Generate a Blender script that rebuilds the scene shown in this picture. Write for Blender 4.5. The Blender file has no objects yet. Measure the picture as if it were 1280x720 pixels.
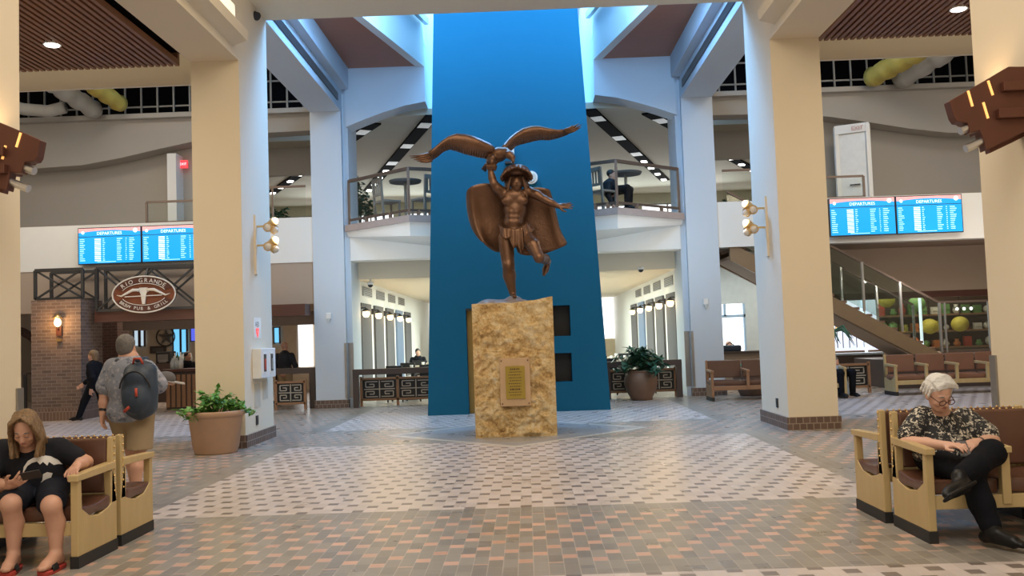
import bpy, bmesh, math, random
import numpy as np
from mathutils import Vector, Matrix, noise
random.seed(7)
SC = bpy.context.scene
COL = SC.collection
# ---------------------------------------------------------------- camera, world, lights, exposure
FPX, PIT, YAW, ROL = 1149.85, .0534, -.0149, -.0344
CAM = Vector((.215, 0, 1.5))
FW = Vector((math.sin(YAW)*math.cos(PIT), math.cos(YAW)*math.cos(PIT), math.sin(PIT)))
RT = Vector((math.cos(YAW), -math.sin(YAW), 0)); UP = RT.cross(FW)
R2 = math.cos(ROL)*RT + math.sin(ROL)*UP
U2 = -math.sin(ROL)*RT + math.cos(ROL)*UP
cd = bpy.data.cameras.new('camera'); cam = bpy.data.objects.new('camera', cd); COL.objects.link(cam)
cd.sensor_width = 36; cd.lens = FPX/1280*36; cd.clip_start = .05
m = Matrix((R2, U2, -FW)).transposed().to_4x4(); m.translation = CAM
cam.matrix_world = m
SC.camera = cam
SC.view_settings.view_transform = 'Standard'; SC.view_settings.look = 'None'
SC.view_settings.gamma = 1; SC.view_settings.use_curve_mapping = False
SC.view_settings.exposure = 0.1
W = bpy.data.worlds.new('world'); SC.world = W; W.use_nodes = True
W.node_tree.nodes['Background'].inputs[0].default_value = (1, .84, .62, 1)
W.node_tree.nodes['Background'].inputs[1].default_value = .66

def lamp(name, loc, look, size, power, color, kind='AREA', spread=None, angle=None, blend=.6):
    l = bpy.data.lights.new(name, kind); l.energy = power; l.color = color
    if kind == 'AREA':
        l.shape = 'RECTANGLE'; l.size, l.size_y = size
        if spread: l.spread = math.radians(spread)
    elif kind == 'SPOT':
        l.spot_size = math.radians(angle); l.spot_blend = blend; l.shadow_soft_size = size
    else: l.shadow_soft_size = size
    o = bpy.data.objects.new(name, l); COL.objects.link(o); o.location = loc
    o.rotation_euler = (Vector(look)-Vector(loc)).to_track_quat('-Z', 'Y').to_euler()
    return o
lamp('skylight_and_fill', (0, 19.4, 9.95), (0, 19.4, 0), (6.8, 8.4), 1900, (.16, .53, 1))
for s in (-1, 1):
    lamp('skylight_and_fill', (s*2.4, 17.0, 9.7), (-s*4.0, 15.2, 5.0), (1.5, 3), 170, (.15, .40, 1), spread=80)  # extra aimed lamp added in the well to blue the opposite pier
    lamp('skylight_and_fill', (s*2.5, 15.5, 7.9), (s*3.1, 21.4, 7.0), (2.2, .8), 55, (.30, .60, 1), spread=120)  # fill added out of view behind the cross beam for the arched wall
lamp('hall_ceiling_light', (0, 9.5, 7.35), (0, 9.5, 0), (5.5, 5), 235, (1, .82, .58))
lamp('hall_ceiling_light', (0, 2.5, 7.35), (0, 2.5, 0), (6, 5), 400, (1, .90, .78))
for s in (-1, 1):
    lamp('wing_ceiling_light', (s*8.2, 10.5, 5.9), (s*8.2, 10.5, 0), (4, 5), 195, (1, .82, .56))
    lamp('balcony_fill', (s*2.9, 18.6, 2.6), (s*2.9, 21.4, 3.7), (1.4, .5), 11, (.8, .92, 1), spread=110)
    lamp('cove_light', (s*3.82, 10.4, 6.25), (s*4.3, 10.4, 7.4), (.12, 5.6), 9, (1, .86, .62))
    lamp('upper_wing_fill', (s*9, 16.3, 7.2), (s*9, 23.5, 5.4), (5, .8), 52, (1, .90, .76))  # unseen fill added behind the beam to brighten the gallery wall
    lamp('wing_high_fill', (s*9, 18.4, 9.3), (s*9, 18.4, 0), (5, 2), 190, (1, .88, .74))  # added fill, hidden above the beam, to warm the rear wing floor
    lamp('fascia_fill', (s*10, 17.2, 5.6), (s*10, 21.4, 3.4), (5.5, .6), 17, (1, .96, .86), spread=105)  # sourceless fill added to brighten the parapet
    lamp('upper_gallery_daylight', (s*4.5, 34.5, 5.4), (s*3, 20, 5.2), (7, 2), 170, (.85, .94, 1))
for yy in (24.6, 26.6, 28.6, 31, 34): lamp('corridor_light', (0, yy, 3.04), (0, yy, 0), (4.2, .16), 195, (.84, 1, .92))
lamp('stair_fill', (10.0, 19.3, 2.8), (10.2, 23.3, 2.9), .05, 75, (1, .88, .76), 'SPOT', angle=110, blend=1)  # added spot without a fixture, brightens the wall behind the stairs
lamp('bar_fill', (-8.2, 19.6, 2.0), (-8.2, 21.4, 2.9), (4, .4), 7, (1, .82, .62))  # added fill without a fixture for the bulkhead behind the truss
lamp('bar_light', (-9, 25, 3.1), (-9, 25, 0), (5, 3), 90, (1, .8, .6))
lamp('side_room_fill', (6, 24.4, 3.35), (6, 24.6, 0), (2.4, 1.6), 65, (.92, 1, .97))  # lamp added to lighten the wall around the right window
lamp('shop_light', (10, 26, 3.2), (10, 26, 0), (5, 3), 170, (1, .85, .65))

def ray(px, py): return FW + R2*((px-640)/FPX) - U2*((py-360)/FPX)
def at(px, py, Y):
    d = ray(px, py); return CAM + d*((Y-CAM.y)/d.y)
def atz(px, py, z=0.):
    d = ray(px, py); return CAM + d*((z-CAM.z)/d.z)
def atx(px, py, X):
    d = ray(px, py); return CAM + d*((X-CAM.x)/d.x)

# ---------------------------------------------------------------- materials
class NT:
    def __init__(s, name):
        s.m = bpy.data.materials.new(name); s.m.use_nodes = True
        s.t = s.m.node_tree; s.b = s.t.nodes['Principled BSDF']
    def n(s, typ, **kw):
        nd = s.t.nodes.new(typ)
        for k, v in kw.items(): setattr(nd, k, v)
        return nd
    def put(s, inp, v):
        if isinstance(v, bpy.types.NodeSocket): s.t.links.new(v, inp)
        else: inp.default_value = v
    def M(s, op, a, b=None, c=None):
        nd = s.n('ShaderNodeMath', operation=op); s.put(nd.inputs[0], a)
        if b is not None: s.put(nd.inputs[1], b)
        if c is not None: s.put(nd.inputs[2], c)
        return nd.outputs[0]
    def mix(s, f, a, b):
        nd = s.n('ShaderNodeMix', data_type='RGBA'); s.put(nd.inputs[0], f)
        s.put(nd.inputs[6], a); s.put(nd.inputs[7], b); return nd.outputs[2]
    def pos(s, obj=False):
        return s.n('ShaderNodeTexCoord').outputs['Object'] if obj else s.n('ShaderNodeNewGeometry').outputs['Position']
    def noise(s, scale, vec=None, detail=3, rough=.55):
        nd = s.n('ShaderNodeTexNoise'); nd.inputs['Scale'].default_value = scale
        nd.inputs['Detail'].default_value = detail; nd.inputs['Roughness'].default_value = rough
        s.t.links.new(vec if vec is not None else s.pos(True), nd.inputs['Vector']); return nd.outputs[0]
    def ramp(s, v, stops):
        nd = s.n('ShaderNodeValToRGB'); s.put(nd.inputs[0], v); cr = nd.color_ramp
        while len(cr.elements) < len(stops): cr.elements.new(.5)
        for e, (p, c) in zip(cr.elements, stops): e.position = p; e.color = (*c, 1)
        return nd.outputs[0]
    def bump(s, h, strength=.3, dist=.02):
        nd = s.n('ShaderNodeBump'); nd.inputs['Strength'].default_value = strength; nd.inputs['Distance'].default_value = dist
        s.t.links.new(h, nd.inputs['Height']); s.t.links.new(nd.outputs[0], s.b.inputs['Normal'])
    def scaled(s, vec, sc):
        nd = s.n('ShaderNodeMapping'); nd.inputs['Scale'].default_value = sc
        s.t.links.new(vec, nd.inputs[0]); return nd.outputs[0]

def c4(c): return (*c, 1)
def mat(name, col, rough=.6, metal=0., var=.12, nscale=6., bump=0., bscale=30., stretch=None, emit=None, estr=1., spec=None):
    t = NT(name)
    v = t.pos(True)
    if stretch: v = t.scaled(v, stretch)
    f = t.noise(nscale, v)
    a = tuple(x*(1-var) for x in col); b = tuple(min(1, x*(1+var)) for x in col)
    t.put(t.b.inputs['Base Color'], t.mix(f, c4(a), c4(b)))
    t.b.inputs['Roughness'].default_value = rough; t.b.inputs['Metallic'].default_value = metal
    if spec is not None: t.b.inputs['Specular IOR Level'].default_value = spec
    if bump: t.bump(t.noise(bscale, v, 4), bump)
    if emit:
        t.b.inputs['Emission Color'].default_value = c4(emit); t.b.inputs['Emission Strength'].default_value = estr
    return t.m
def glass(name, tint=(1, 1, 1), mixf=.12, fres=.5):
    t = NT(name); t.t.nodes.remove(t.b)
    tr = t.n('ShaderNodeBsdfTransparent'); tr.inputs[0].default_value = c4(tint)
    gl = t.n('ShaderNodeBsdfGlossy'); gl.inputs['Roughness'].default_value = .03
    fr = t.n('ShaderNodeLayerWeight'); fr.inputs[0].default_value = .25
    f = t.M('MULTIPLY_ADD', fr.outputs['Fresnel'], fres, mixf*.4)
    mx = t.n('ShaderNodeMixShader'); t.t.links.new(f, mx.inputs[0])
    t.t.links.new(tr.outputs[0], mx.inputs[1]); t.t.links.new(gl.outputs[0], mx.inputs[2])
    t.t.links.new(mx.outputs[0], t.t.nodes['Material Output'].inputs[0]); return t.m

def floor_mat():
    t = NT('quarry tile paving'); p = t.pos(); sx = t.n('ShaderNodeSeparateXYZ'); t.t.links.new(p, sx.inputs[0])
    x, y = sx.outputs[0], sx.outputs[1]; M = t.M
    ix = M('FLOOR', M('DIVIDE', x, .1)); fx = M('FRACT', M('DIVIDE', x, .1))
    v0 = M('DIVIDE', M('ADD', y, M('MULTIPLY', ix, .3)), .5); v = M('FRACT', v0)
    acc = M('LESS_THAN', v, .2)
    w = M('FRACT', M('DIVIDE', M('SUBTRACT', v, .2), .4))
    j1 = M('LESS_THAN', w, .02); j2 = M('LESS_THAN', fx, .06); j3 = M('LESS_THAN', v, .012)
    joint = M('MAXIMUM', M('MULTIPLY', M('MAXIMUM', j1, j3), .75), M('MULTIPLY', j2, 1.))
    # bands along the pier rows
    by = M('MULTIPLY', M('FRACT', M('DIVIDE', M('SUBTRACT', y, 5.86), 7.6)), 7.6)
    ax = M('ABSOLUTE', x)
    bandy = M('LESS_THAN', by, 2.34)
    bandx = M('MULTIPLY', M('GREATER_THAN', ax, 3.3), M('LESS_THAN', ax, 5.5))
    grey = M('MAXIMUM', bandy, bandx)
    iny = M('MULTIPLY', M('GREATER_THAN', by, .32), M('LESS_THAN', by, 2.06))
    inx = M('MULTIPLY', M('GREATER_THAN', ax, 3.6), M('LESS_THAN', ax, 5.2))
    inner = M('MAXIMUM', iny, M('MULTIPLY', inx, M('SUBTRACT', 1., bandy)))
    wn = t.n('ShaderNodeTexWhiteNoise', noise_dimensions='3D')
    cb = t.n('ShaderNodeCombineXYZ'); t.put(cb.inputs[0], ix); t.put(cb.inputs[1], M('FLOOR', v0)); t.put(cb.inputs[2], M('ADD', M('GREATER_THAN', v, .6), acc))
    t.t.links.new(cb.outputs[0], wn.inputs[0]); rnd = wn.outputs[0]
    pink = t.mix(rnd, (.515, .45, .425, 1), (.62, .55, .525, 1))
    gr = t.mix(rnd, (.225, .205, .18, 1), (.32, .295, .26, 1))
    ap = t.mix(rnd, (.50, .31, .235, 1), (.62, .40, .31, 1))
    dk = t.mix(rnd, (.17, .14, .125, 1), (.24, .20, .18, 1))
    a = t.mix(acc, pink, dk); b = t.mix(M('MULTIPLY', acc, inner), gr, ap)
    c = t.mix(grey, a, b)
    c = t.mix(M('MULTIPLY', joint, .55), c, (.50, .45, .40, 1))
    # polished slate diamond round the pedestal
    dm = M('ADD', ax, M('ABSOLUTE', M('SUBTRACT', y, 14.75)))
    c = t.mix(M('LESS_THAN', dm, 2.1), c, (.56, .52, .45, 1))
    nz = t.noise(1.2, p, 4)
    c = t.mix(M('LESS_THAN', dm, 1.95), c, t.mix(nz, (.24, .24, .25, 1), (.37, .36, .36, 1)))
    t.put(t.b.inputs['Base Color'], c)
    t.put(t.b.inputs['Roughness'], M('MULTIPLY_ADD', nz, .16, M('MULTIPLY_ADD', rnd, .06, .2)))
    t.b.inputs['Specular IOR Level'].default_value = .45
    t.bump(M('SUBTRACT', M('MULTIPLY', t.noise(9, p, 2), .6), M('MULTIPLY', joint, .25)), .12, .006)
    return t.m
def brick_mat(name, c1, c2, mortar, sx=.22, sz=.075):
    t = NT(name); p = t.pos(True); s = t.n('ShaderNodeSeparateXYZ'); t.t.links.new(p, s.inputs[0]); cb = t.n('ShaderNodeCombineXYZ')
    t.put(cb.inputs[0], t.M('ADD', s.outputs[0], s.outputs[1])); t.put(cb.inputs[1], s.outputs[2])
    b = t.n('ShaderNodeTexBrick'); t.t.links.new(cb.outputs[0], b.inputs[0])
    b.inputs['Color1'].default_value = c4(c1); b.inputs['Color2'].default_value = c4(c2); b.inputs['Mortar'].default_value = c4(mortar)
    b.inputs['Scale'].default_value = 1; b.inputs['Brick Width'].default_value = sx; b.inputs['Row Height'].default_value = sz; b.inputs['Mortar Size'].default_value = .006
    t.t.links.new(b.outputs[0], t.b.inputs['Base Color']); t.b.inputs['Roughness'].default_value = .75
    t.bump(b.outputs[1], -.2, .01); return t.m
def tile_mat(name):
    return brick_mat(name, (.12, .075, .055), (.16, .10, .075), (.30, .24, .19), .1, .095)
def stone_mat():
    t = NT('ochre limestone'); p = t.pos(True)
    a = t.noise(6, p, 9, .72); b = t.noise(2.0, p, 4, .6); c = t.noise(26, p, 7, .75)
    f = t.M('ADD', t.M('MULTIPLY', a, .55), t.M('ADD', t.M('MULTIPLY', b, .25), t.M('MULTIPLY', c, .4)))
    col = t.ramp(f, [(.43, (.15, .075, .03)), (.51, (.46, .27, .10)), (.57, (.68, .46, .20)), (.63, (.80, .61, .33)), (.72, (.88, .78, .58))])
    rust = t.ramp(t.noise(3.1, p, 5, .65), [(.60, (0, 0, 0)), (.68, (1, 1, 1))])
    t.put(t.b.inputs['Base Color'], t.mix(t.M('MULTIPLY', rust, .6), col, (.46, .20, .08, 1))); t.b.inputs['Roughness'].default_value = .7
    t.bump(t.M('ADD', t.M('MULTIPLY', a, .8), t.M('MULTIPLY', c, .6)), 1., .06); return t.m
def wood_mat(name, c1, c2, rough=.4, sc=(3, 3, 40)):
    t = NT(name); p = t.scaled(t.pos(True), sc); f = t.noise(2.2, p, 5, .6)
    t.put(t.b.inputs['Base Color'], t.mix(f, c4(c1), c4(c2))); t.b.inputs['Roughness'].default_value = rough
    t.bump(f, .06); return t.m
def print_mat(name, base, cols, scale, thr=.5, rough=.8):
    t = NT(name); p = t.pos(True)
    wv = t.n('ShaderNodeVectorMath', operation='ADD'); t.t.links.new(p, wv.inputs[0])
    nn = t.n('ShaderNodeTexNoise'); nn.inputs['Scale'].default_value = scale*.7; t.t.links.new(p, nn.inputs['Vector'])
    sc2 = t.n('ShaderNodeVectorMath', operation='SCALE'); t.t.links.new(nn.outputs[1], sc2.inputs[0]); sc2.inputs[3].default_value = .09
    t.t.links.new(sc2.outputs[0], wv.inputs[1])
    vo = t.n('ShaderNodeTexVoronoi'); vo.inputs['Scale'].default_value = scale; t.t.links.new(wv.outputs[0], vo.inputs['Vector'])
    wn = t.n('ShaderNodeTexWhiteNoise'); t.t.links.new(vo.outputs['Color'], wn.inputs[0])
    m1 = t.M('MULTIPLY', t.M('GREATER_THAN', wn.outputs[0], thr), t.M('LESS_THAN', vo.outputs['Distance'], .52))
    cc = t.mix(t.M('GREATER_THAN', wn.outputs[0], (1+thr)/2+.08), c4(cols[0]), c4(cols[1]))
    t.put(t.b.inputs['Base Color'], t.mix(m1, c4(base), cc)); t.b.inputs['Roughness'].default_value = rough
    t.bump(t.noise(14, p, 3), .3, .02); return t.m

K = {}
K['paint'] = mat('cream plaster', (.73, .645, .50), .75, var=.02, nscale=1.5, bump=.04, bscale=60)
K['skytinted'] = mat('cool white plaster', (.60, .66, .73), .75, var=.02, nscale=1.5)  # blue skylight spill mixed into the white paint colour
K['glassclear'] = None
K['chairwood'] = None
K['white'] = mat('white plaster', (.82, .81, .78), .75, var=.02, nscale=1.5)
K['grey'] = mat('grey beige plaster', (.40, .37, .33), .8, var=.03, nscale=1)
K['brownwall'] = mat('brown plaster', (.42, .33, .26), .8, var=.04, nscale=1)
K['tower'] = mat('deep blue plaster', (.016, .125, .21), .8, var=.03, nscale=1, bump=.05, bscale=4, spec=.06)
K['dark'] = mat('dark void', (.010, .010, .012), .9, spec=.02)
K['black'] = mat('black enamel', (.02, .02, .022), .45)
K['steelframe'] = mat('dark steel', (.05, .048, .046), .5, .3)
K['stud'] = mat('galvanised studs', (.22, .22, .21), .5, .5)
K['floor'] = floor_mat()
K['basetile'] = tile_mat('brown base tile')
K['slat'] = wood_mat('walnut slats', (.20, .09, .045), (.29, .13, .07), .5, (12, 1, 12))
K['panelwood'] = wood_mat('walnut ceiling', (.36, .13, .065), (.44, .17, .085), .5, (1.2, 8, 1))
K['oak'] = wood_mat('pale oak', (.46, .33, .145), (.58, .44, .22), .38, (6, 6, 1.2))
K['oakdark'] = wood_mat('reddish oak', (.26, .13, .065), (.36, .19, .10), .45)
K['darkwood'] = wood_mat('dark stained wood', (.05, .035, .03), (.09, .06, .05), .45)
K['mahog'] = wood_mat('mahogany beam', (.07, .022, .015), (.11, .04, .025), .4, (1, 8, 8))
K['leather'] = mat('brown leather', (.115, .052, .032), .34, var=.2, nscale=4, bump=.12, bscale=9)
K['leather2'] = mat('tan brown vinyl', (.22, .105, .065), .4, var=.15, nscale=4, bump=.1, bscale=9)
K['brass'] = mat('brass nails', (.72, .50, .22), .3, .9)
K['liftdoor'] = mat('dull brass', (.36, .23, .07), .4, .6, var=.1)
K['pale'] = mat('pale lit glass', (.6, .7, .8), .4, emit=(.55, .72, .85), estr=.75)
K['plaque'] = mat('brass plaque', (.36, .265, .05), .35, .6, var=.15)
K['plaqueframe'] = mat('tan stone frame', (.50, .34, .20), .6, bump=.2)
K['stone'] = stone_mat()
K['bronze'] = mat('brown bronze', (.155, .082, .05), .33, .65, var=.3, nscale=5, bump=.25, bscale=22)
K['bronzedark'] = mat('dark bronze', (.11, .058, .036), .45, .5, var=.3, nscale=6, bump=.25, bscale=18)
K['bronzelight'] = mat('pale bronze rock', (.34, .29, .27), .45, .4, var=.3, nscale=6, bump=.4, bscale=14)
K['copper'] = mat('copper sheet', (.135, .055, .036), .45, .55, var=.12, nscale=3)
K['chrome'] = mat('brushed steel', (.62, .62, .62), .28, .9)
K['steel'] = mat('steel guard', (.36, .35, .34), .35, .8)
K['bronzeal'] = mat('brown anodised metal', (.16, .115, .09), .4, .5)
K['terracotta'] = mat('tan terracotta', (.44, .28, .18), .75, var=.08, bump=.1)
K['terrabrown'] = mat('brown glazed terracotta', (.22, .13, .085), .5, var=.15, bump=.1)
K['soil'] = mat('potting soil', (.05, .035, .025), .95, bump=.6)
K['leaf'] = mat('fresh green leaves', (.12, .30, .05), .5, var=.45, nscale=14)
K['leafblue'] = mat('blue green leaves', (.045, .135, .085), .5, var=.45, nscale=12)
K['skin'] = mat('skin', (.60, .335, .235), .5, var=.08, nscale=5)
K['skinpale'] = mat('pale skin', (.64, .38, .28), .5, var=.08, nscale=5)
K['hairblond'] = mat('long blond brown hair', (.22, .135, .065), .5, var=.75, nscale=70, bump=.9, bscale=80, stretch=(1, 1, .10))
K['hairwhite'] = mat('white hair', (.70, .69, .67), .6, var=.2, nscale=30, bump=.6, bscale=45)
K['hairgrey'] = mat('grey hair', (.15, .14, .135), .6, var=.4, nscale=30, bump=.6, bscale=45)
K['hairdark'] = mat('dark hair', (.02, .016, .014), .5)
K['tee'] = mat('charcoal cotton', (.018, .019, .025), .9, spec=.15, bump=.6, bscale=9)
K['print'] = mat('white shirt print', (.72, .70, .66), .8)
K['shorts'] = mat('black nylon', (.009, .011, .02), .75, spec=.2, bump=.4, bscale=8)
K['jean'] = mat('black trousers', (.009, .010, .014), .9, bump=.7, bscale=11, spec=.12)
K['floral'] = print_mat('black floral shirt cloth', (.018, .018, .02), ((.60, .55, .46), (.26, .24, .20)), 42, .36)
K['hawaii'] = print_mat('grey printed shirt cloth', (.24, .26, .32), ((.36, .36, .42), (.13, .15, .20)), 26, .42)
K['paleblue'] = mat('pale blue cotton', (.34, .43, .55), .8, bump=.3, bscale=9)
K['khaki'] = mat('khaki cotton', (.30, .22, .13), .8, bump=.3, bscale=8)
K['pack'] = mat('navy nylon', (.028, .045, .075), .55, bump=.4, bscale=10)
K['red'] = mat('red webbing', (.50, .07, .04), .6)
K['shoe'] = mat('black shoe leather', (.007, .007, .008), .4, spec=.3)
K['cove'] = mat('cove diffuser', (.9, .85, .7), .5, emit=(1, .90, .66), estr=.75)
K['rubber'] = mat('black rubber', (.015, .015, .016), .55)
K['redsole'] = mat('red foam sole', (.45, .05, .04), .6)
K['navy'] = mat('navy jacket', (.012, .015, .025), .8, bump=.3, bscale=9)
K['glasspane'] = glass('clear glass', (.93, .97, .96))
K['glassclear'] = glass('clear railing glass', (.95, .97, .96), .0, .12)
K['chairwood'] = wood_mat('grey brown chair wood', (.27, .235, .21), (.36, .32, .29))
K['glassgreen'] = glass('tinted balustrade glass', (.80, .86, .84), .2)
K['pane'] = mat('bright daylight', (.9, .9, .9), .5, emit=(.93, .97, 1), estr=1.6)
K['paneblue'] = mat('blue lit glass', (.2, .6, .9), .4, emit=(.18, .62, 1), estr=.9)
K['skyglass'] = mat('bright skylight glass', (.9, .9, .9), .4, emit=(.75, .92, 1), estr=2.2)
K['bulb'] = mat('warm bulb', (1, .9, .7), .4, emit=(1, .70, .34), estr=3.2)
K['led'] = mat('white led', (1, 1, 1), .4, emit=(1, .97, .9), estr=7)
K['screen'] = mat('blue display', (.02, .2, .5), .25, var=.02, emit=(.0, .36, .86), estr=.95)
K['screentext'] = mat('display text', (.5, .8, .9), .4, emit=(.35, .80, 1), estr=1)
K['screenwhite'] = mat('display white', (.8, .9, 1), .4, emit=(.75, .9, 1), estr=.95)
K['screenred'] = mat('display banner', (.8, .4, .4), .4, emit=(.72, .27, .27), estr=.9)
K['exit'] = mat('lit red sign', (.6, .05, .05), .4, emit=(.85, .05, .07), estr=1)
K['plastic'] = mat('white plastic', (.78, .78, .76), .4)
K['bronzesign'] = mat('rust brown sign', (.20, .065, .03), .5, .3, var=.3, nscale=8)
K['bone'] = mat('bone white', (.66, .62, .55), .6)
K['brick'] = brick_mat('tan red brick', (.19, .125, .095), (.12, .08, .062), (.25, .20, .165))
K['brickred'] = brick_mat('red brick', (.10, .045, .035), (.07, .035, .03), (.12, .10, .09))
K['greypanel'] = mat('grey acoustic panel', (.115, .11, .115), .85, var=.05)
K['bluepanel'] = mat('blue grey panel', (.16, .22, .33), .8, var=.05)
K['ductgrey'] = mat('grey insulated duct', (.42, .41, .38), .6, bump=.8, bscale=5)
K['ductyellow'] = mat('yellow insulated duct', (.52, .40, .08), .6, bump=.8, bscale=5)
K['bottle'] = mat('green glass', (.05, .12, .08), .15)
K['clearbottle'] = mat('pale bottle', (.55, .6, .62), .2)
K['yellowtoy'] = mat('yellow goods', (.55, .45, .06), .6)
K['orangetoy'] = mat('orange goods', (.60, .20, .06), .6)
K['greentoy'] = mat('green goods', (.15, .30, .10), .6)
K['brownrock'] = mat('pink grey stone edge', (.42, .34, .31), .85, bump=.6, bscale=9)
# ---------------------------------------------------------------- geometry helpers
def wloc(o):
    v = Vector((0, 0, 0))
    while o is not None: v = v + o.location; o = o.parent
    return v
def tag(o, label=None, cat=None, group=None, kind=None):
    if label: o['label'] = label
    if cat: o['category'] = cat
    if group: o['group'] = group
    if kind: o['kind'] = kind
    return o
def E(name, label, cat, loc, group=None, kind=None):
    o = bpy.data.objects.new(name, None); COL.objects.link(o); o.location = loc; o.empty_display_size = .1
    return tag(o, label, cat, group, kind)
def link_mesh(name, verts, faces, mt, parent=None, loc=None, smooth=None, bevel=0, seg=2, recalc=True):
    off = wloc(parent) if parent else Vector((0, 0, 0) if loc is None else tuple(loc))
    me = bpy.data.meshes.new(name)
    V = np.asarray(verts, float).reshape(-1, 3) - np.array(off)
    me.from_pydata(V.tolist(), [], [list(map(int, f)) for f in faces])
    if recalc:
        bm = bmesh.new(); bm.from_mesh(me); bmesh.ops.recalc_face_normals(bm, faces=bm.faces); bm.to_mesh(me); bm.free()
    if smooth is True: me.polygons.foreach_set('use_smooth', [True]*len(me.polygons))
    elif smooth: me.polygons.foreach_set('use_smooth', smooth)
    me.materials.append(mt); me.update()
    o = bpy.data.objects.new(name, me); COL.objects.link(o)
    if parent: o.parent = parent
    else: o.location = off
    if bevel:
        b = o.modifiers.new('bevel', 'BEVEL'); b.width = bevel; b.segments = seg; b.limit_method = 'ANGLE'; b.harden_normals = False
    return o
class MB:
    def __init__(s, xf=None): s.v = []; s.f = []; s.s = []; s.xf = xf
    def add(s, vs, fs, sm=False):
        n = len(s.v)
        for p in vs:
            p = Vector(p); s.v.append(s.xf(p) if s.xf else p)
        for i, f in enumerate(fs):
            s.f.append([n+k for k in f]); s.s.append(sm[i] if isinstance(sm, list) else sm)
        return s
    def box(s, lo, hi):
        x0, y0, z0 = lo; x1, y1, z1 = hi
        return s.add([(x0, y0, z0), (x1, y0, z0), (x1, y1, z0), (x0, y1, z0), (x0, y0, z1), (x1, y0, z1), (x1, y1, z1), (x0, y1, z1)],
                     [(0, 3, 2, 1), (4, 5, 6, 7), (0, 1, 5, 4), (1, 2, 6, 5), (2, 3, 7, 6), (3, 0, 4, 7)])
    def obox(s, c, ax, ay, az):
        c, ax, ay, az = map(Vector, (c, ax, ay, az))
        vs = [c+ax*i+ay*j+az*k for k in (-1, 1) for i, j in ((-1, -1), (1, -1), (1, 1), (-1, 1))]
        return s.add(vs, [(0, 3, 2, 1), (4, 5, 6, 7), (0, 1, 5, 4), (1, 2, 6, 5), (2, 3, 7, 6), (3, 0, 4, 7)])
    def bar(s, a, b, w, h=None, up=(0, 0, 1)):
        a, b = Vector(a), Vector(b); d = (b-a); u = Vector(up)
        if abs(d.normalized().dot(u)) > .95: u = Vector((0, 1, 0))
        sd = d.cross(u).normalized(); u = sd.cross(d).normalized()
        return s.obox((a+b)/2, d/2, sd*w/2, u*(h or w)/2)
    def cyl(s, a, b, r1, r2=None, n=16, caps=True):
        a, b = Vector(a), Vector(b); r2 = r1 if r2 is None else r2
        d = (b-a).normalized(); u = d.orthogonal().normalized(); w = d.cross(u)
        ring = [(math.cos(2*math.pi*i/n), math.sin(2*math.pi*i/n)) for i in range(n)]
        A = [a+(u*c+w*q)*r1 for c, q in ring]; B = [b+(u*c+w*q)*r2 for c, q in ring]
        s.add(A+B, [(i, (i+1) % n, n+(i+1) % n, n+i) for i in range(n)], True)
        if caps: s.add(A+B, [tuple(range(n))[::-1], tuple(range(n, 2*n))], False)
        return s
    def tube(s, pts, r, n=8, close=False):
        pts = [Vector(p) for p in pts]; N = len(pts); rs = r if isinstance(r, (list, tuple)) else [r]*N
        vs = []; u = None
        for i, p in enumerate(pts):
            d = (pts[min(i+1, N-1)]-pts[max(i-1, 0)]).normalized()
            u = d.orthogonal().normalized() if u is None else (u-d*u.dot(d)).normalized()
            w = d.cross(u)
            vs += [p+(u*math.cos(2*math.pi*k/n)+w*math.sin(2*math.pi*k/n))*rs[i] for k in range(n)]
        fs = [(i*n+k, i*n+(k+1) % n, (i+1)*n+(k+1) % n, (i+1)*n+k) for i in range(N-1) for k in range(n)]
        fs += [tuple(range(n))[::-1], tuple(range((N-1)*n, N*n))]
        return s.add(vs, fs, True)
    def lathe(s, prof, c=(0, 0, 0), n=32):
        c = Vector(c); m_ = len(prof)
        vs = [c+Vector((r*math.cos(2*math.pi*i/n), r*math.sin(2*math.pi*i/n), z)) for i in range(n) for r, z in prof]
        fs = [(i*m_+j, ((i+1) % n)*m_+j, ((i+1) % n)*m_+j+1, i*m_+j+1) for i in range(n) for j in range(m_-1)]
        fs += [tuple(i*m_ for i in range(n))[::-1], tuple(i*m_+m_-1 for i in range(n))]
        return s.add(vs, fs, [True]*(len(fs)-2)+[False]*2)
    def prism(s, poly, d):
        """poly: 3-D points of one face; d: extrusion vector"""
        P = [Vector(p) for p in poly]; n = len(P); d = Vector(d)
        return s.add(P+[p+d for p in P], [tuple(range(n))[::-1], tuple(range(n, 2*n))]+[(i, (i+1) % n, n+(i+1) % n, n+i) for i in range(n)])
    def sph(s, c, r, n=12, m_=8):
        c = Vector(c); r = Vector(r) if not isinstance(r, (int, float)) else Vector((r, r, r))
        vs = [c+Vector((r.x*math.sin(math.pi*j/m_)*math.cos(2*math.pi*i/n), r.y*math.sin(math.pi*j/m_)*math.sin(2*math.pi*i/n), r.z*math.cos(math.pi*j/m_))) for j in range(1, m_) for i in range(n)]
        vs += [c+Vector((0, 0, r.z)), c-Vector((0, 0, r.z))]; t = len(vs)-2
        fs = [(j*n+i, j*n+(i+1) % n, (j+1)*n+(i+1) % n, (j+1)*n+i) for j in range(m_-2) for i in range(n)]
        fs += [(t, (i+1) % n, i) for i in range(n)]+[(t+1, (m_-2)*n+i, (m_-2)*n+(i+1) % n) for i in range(n)]
        return s.add(vs, fs, True)
    def build(s, name, mt, parent=None, loc=None, bevel=0, seg=2, recalc=True):
        return link_mesh(name, [tuple(v) for v in s.v], s.f, mt, parent, loc, s.s if any(s.s) else None, bevel, seg, recalc)
def struct(name, mb, mt, label, cat='wall', loc=None, parent=None, bevel=0):
    o = mb.build(name, mt, parent, loc, bevel); o['kind'] = 'structure'
    if parent is None: tag(o, label, cat)
    return o
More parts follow.
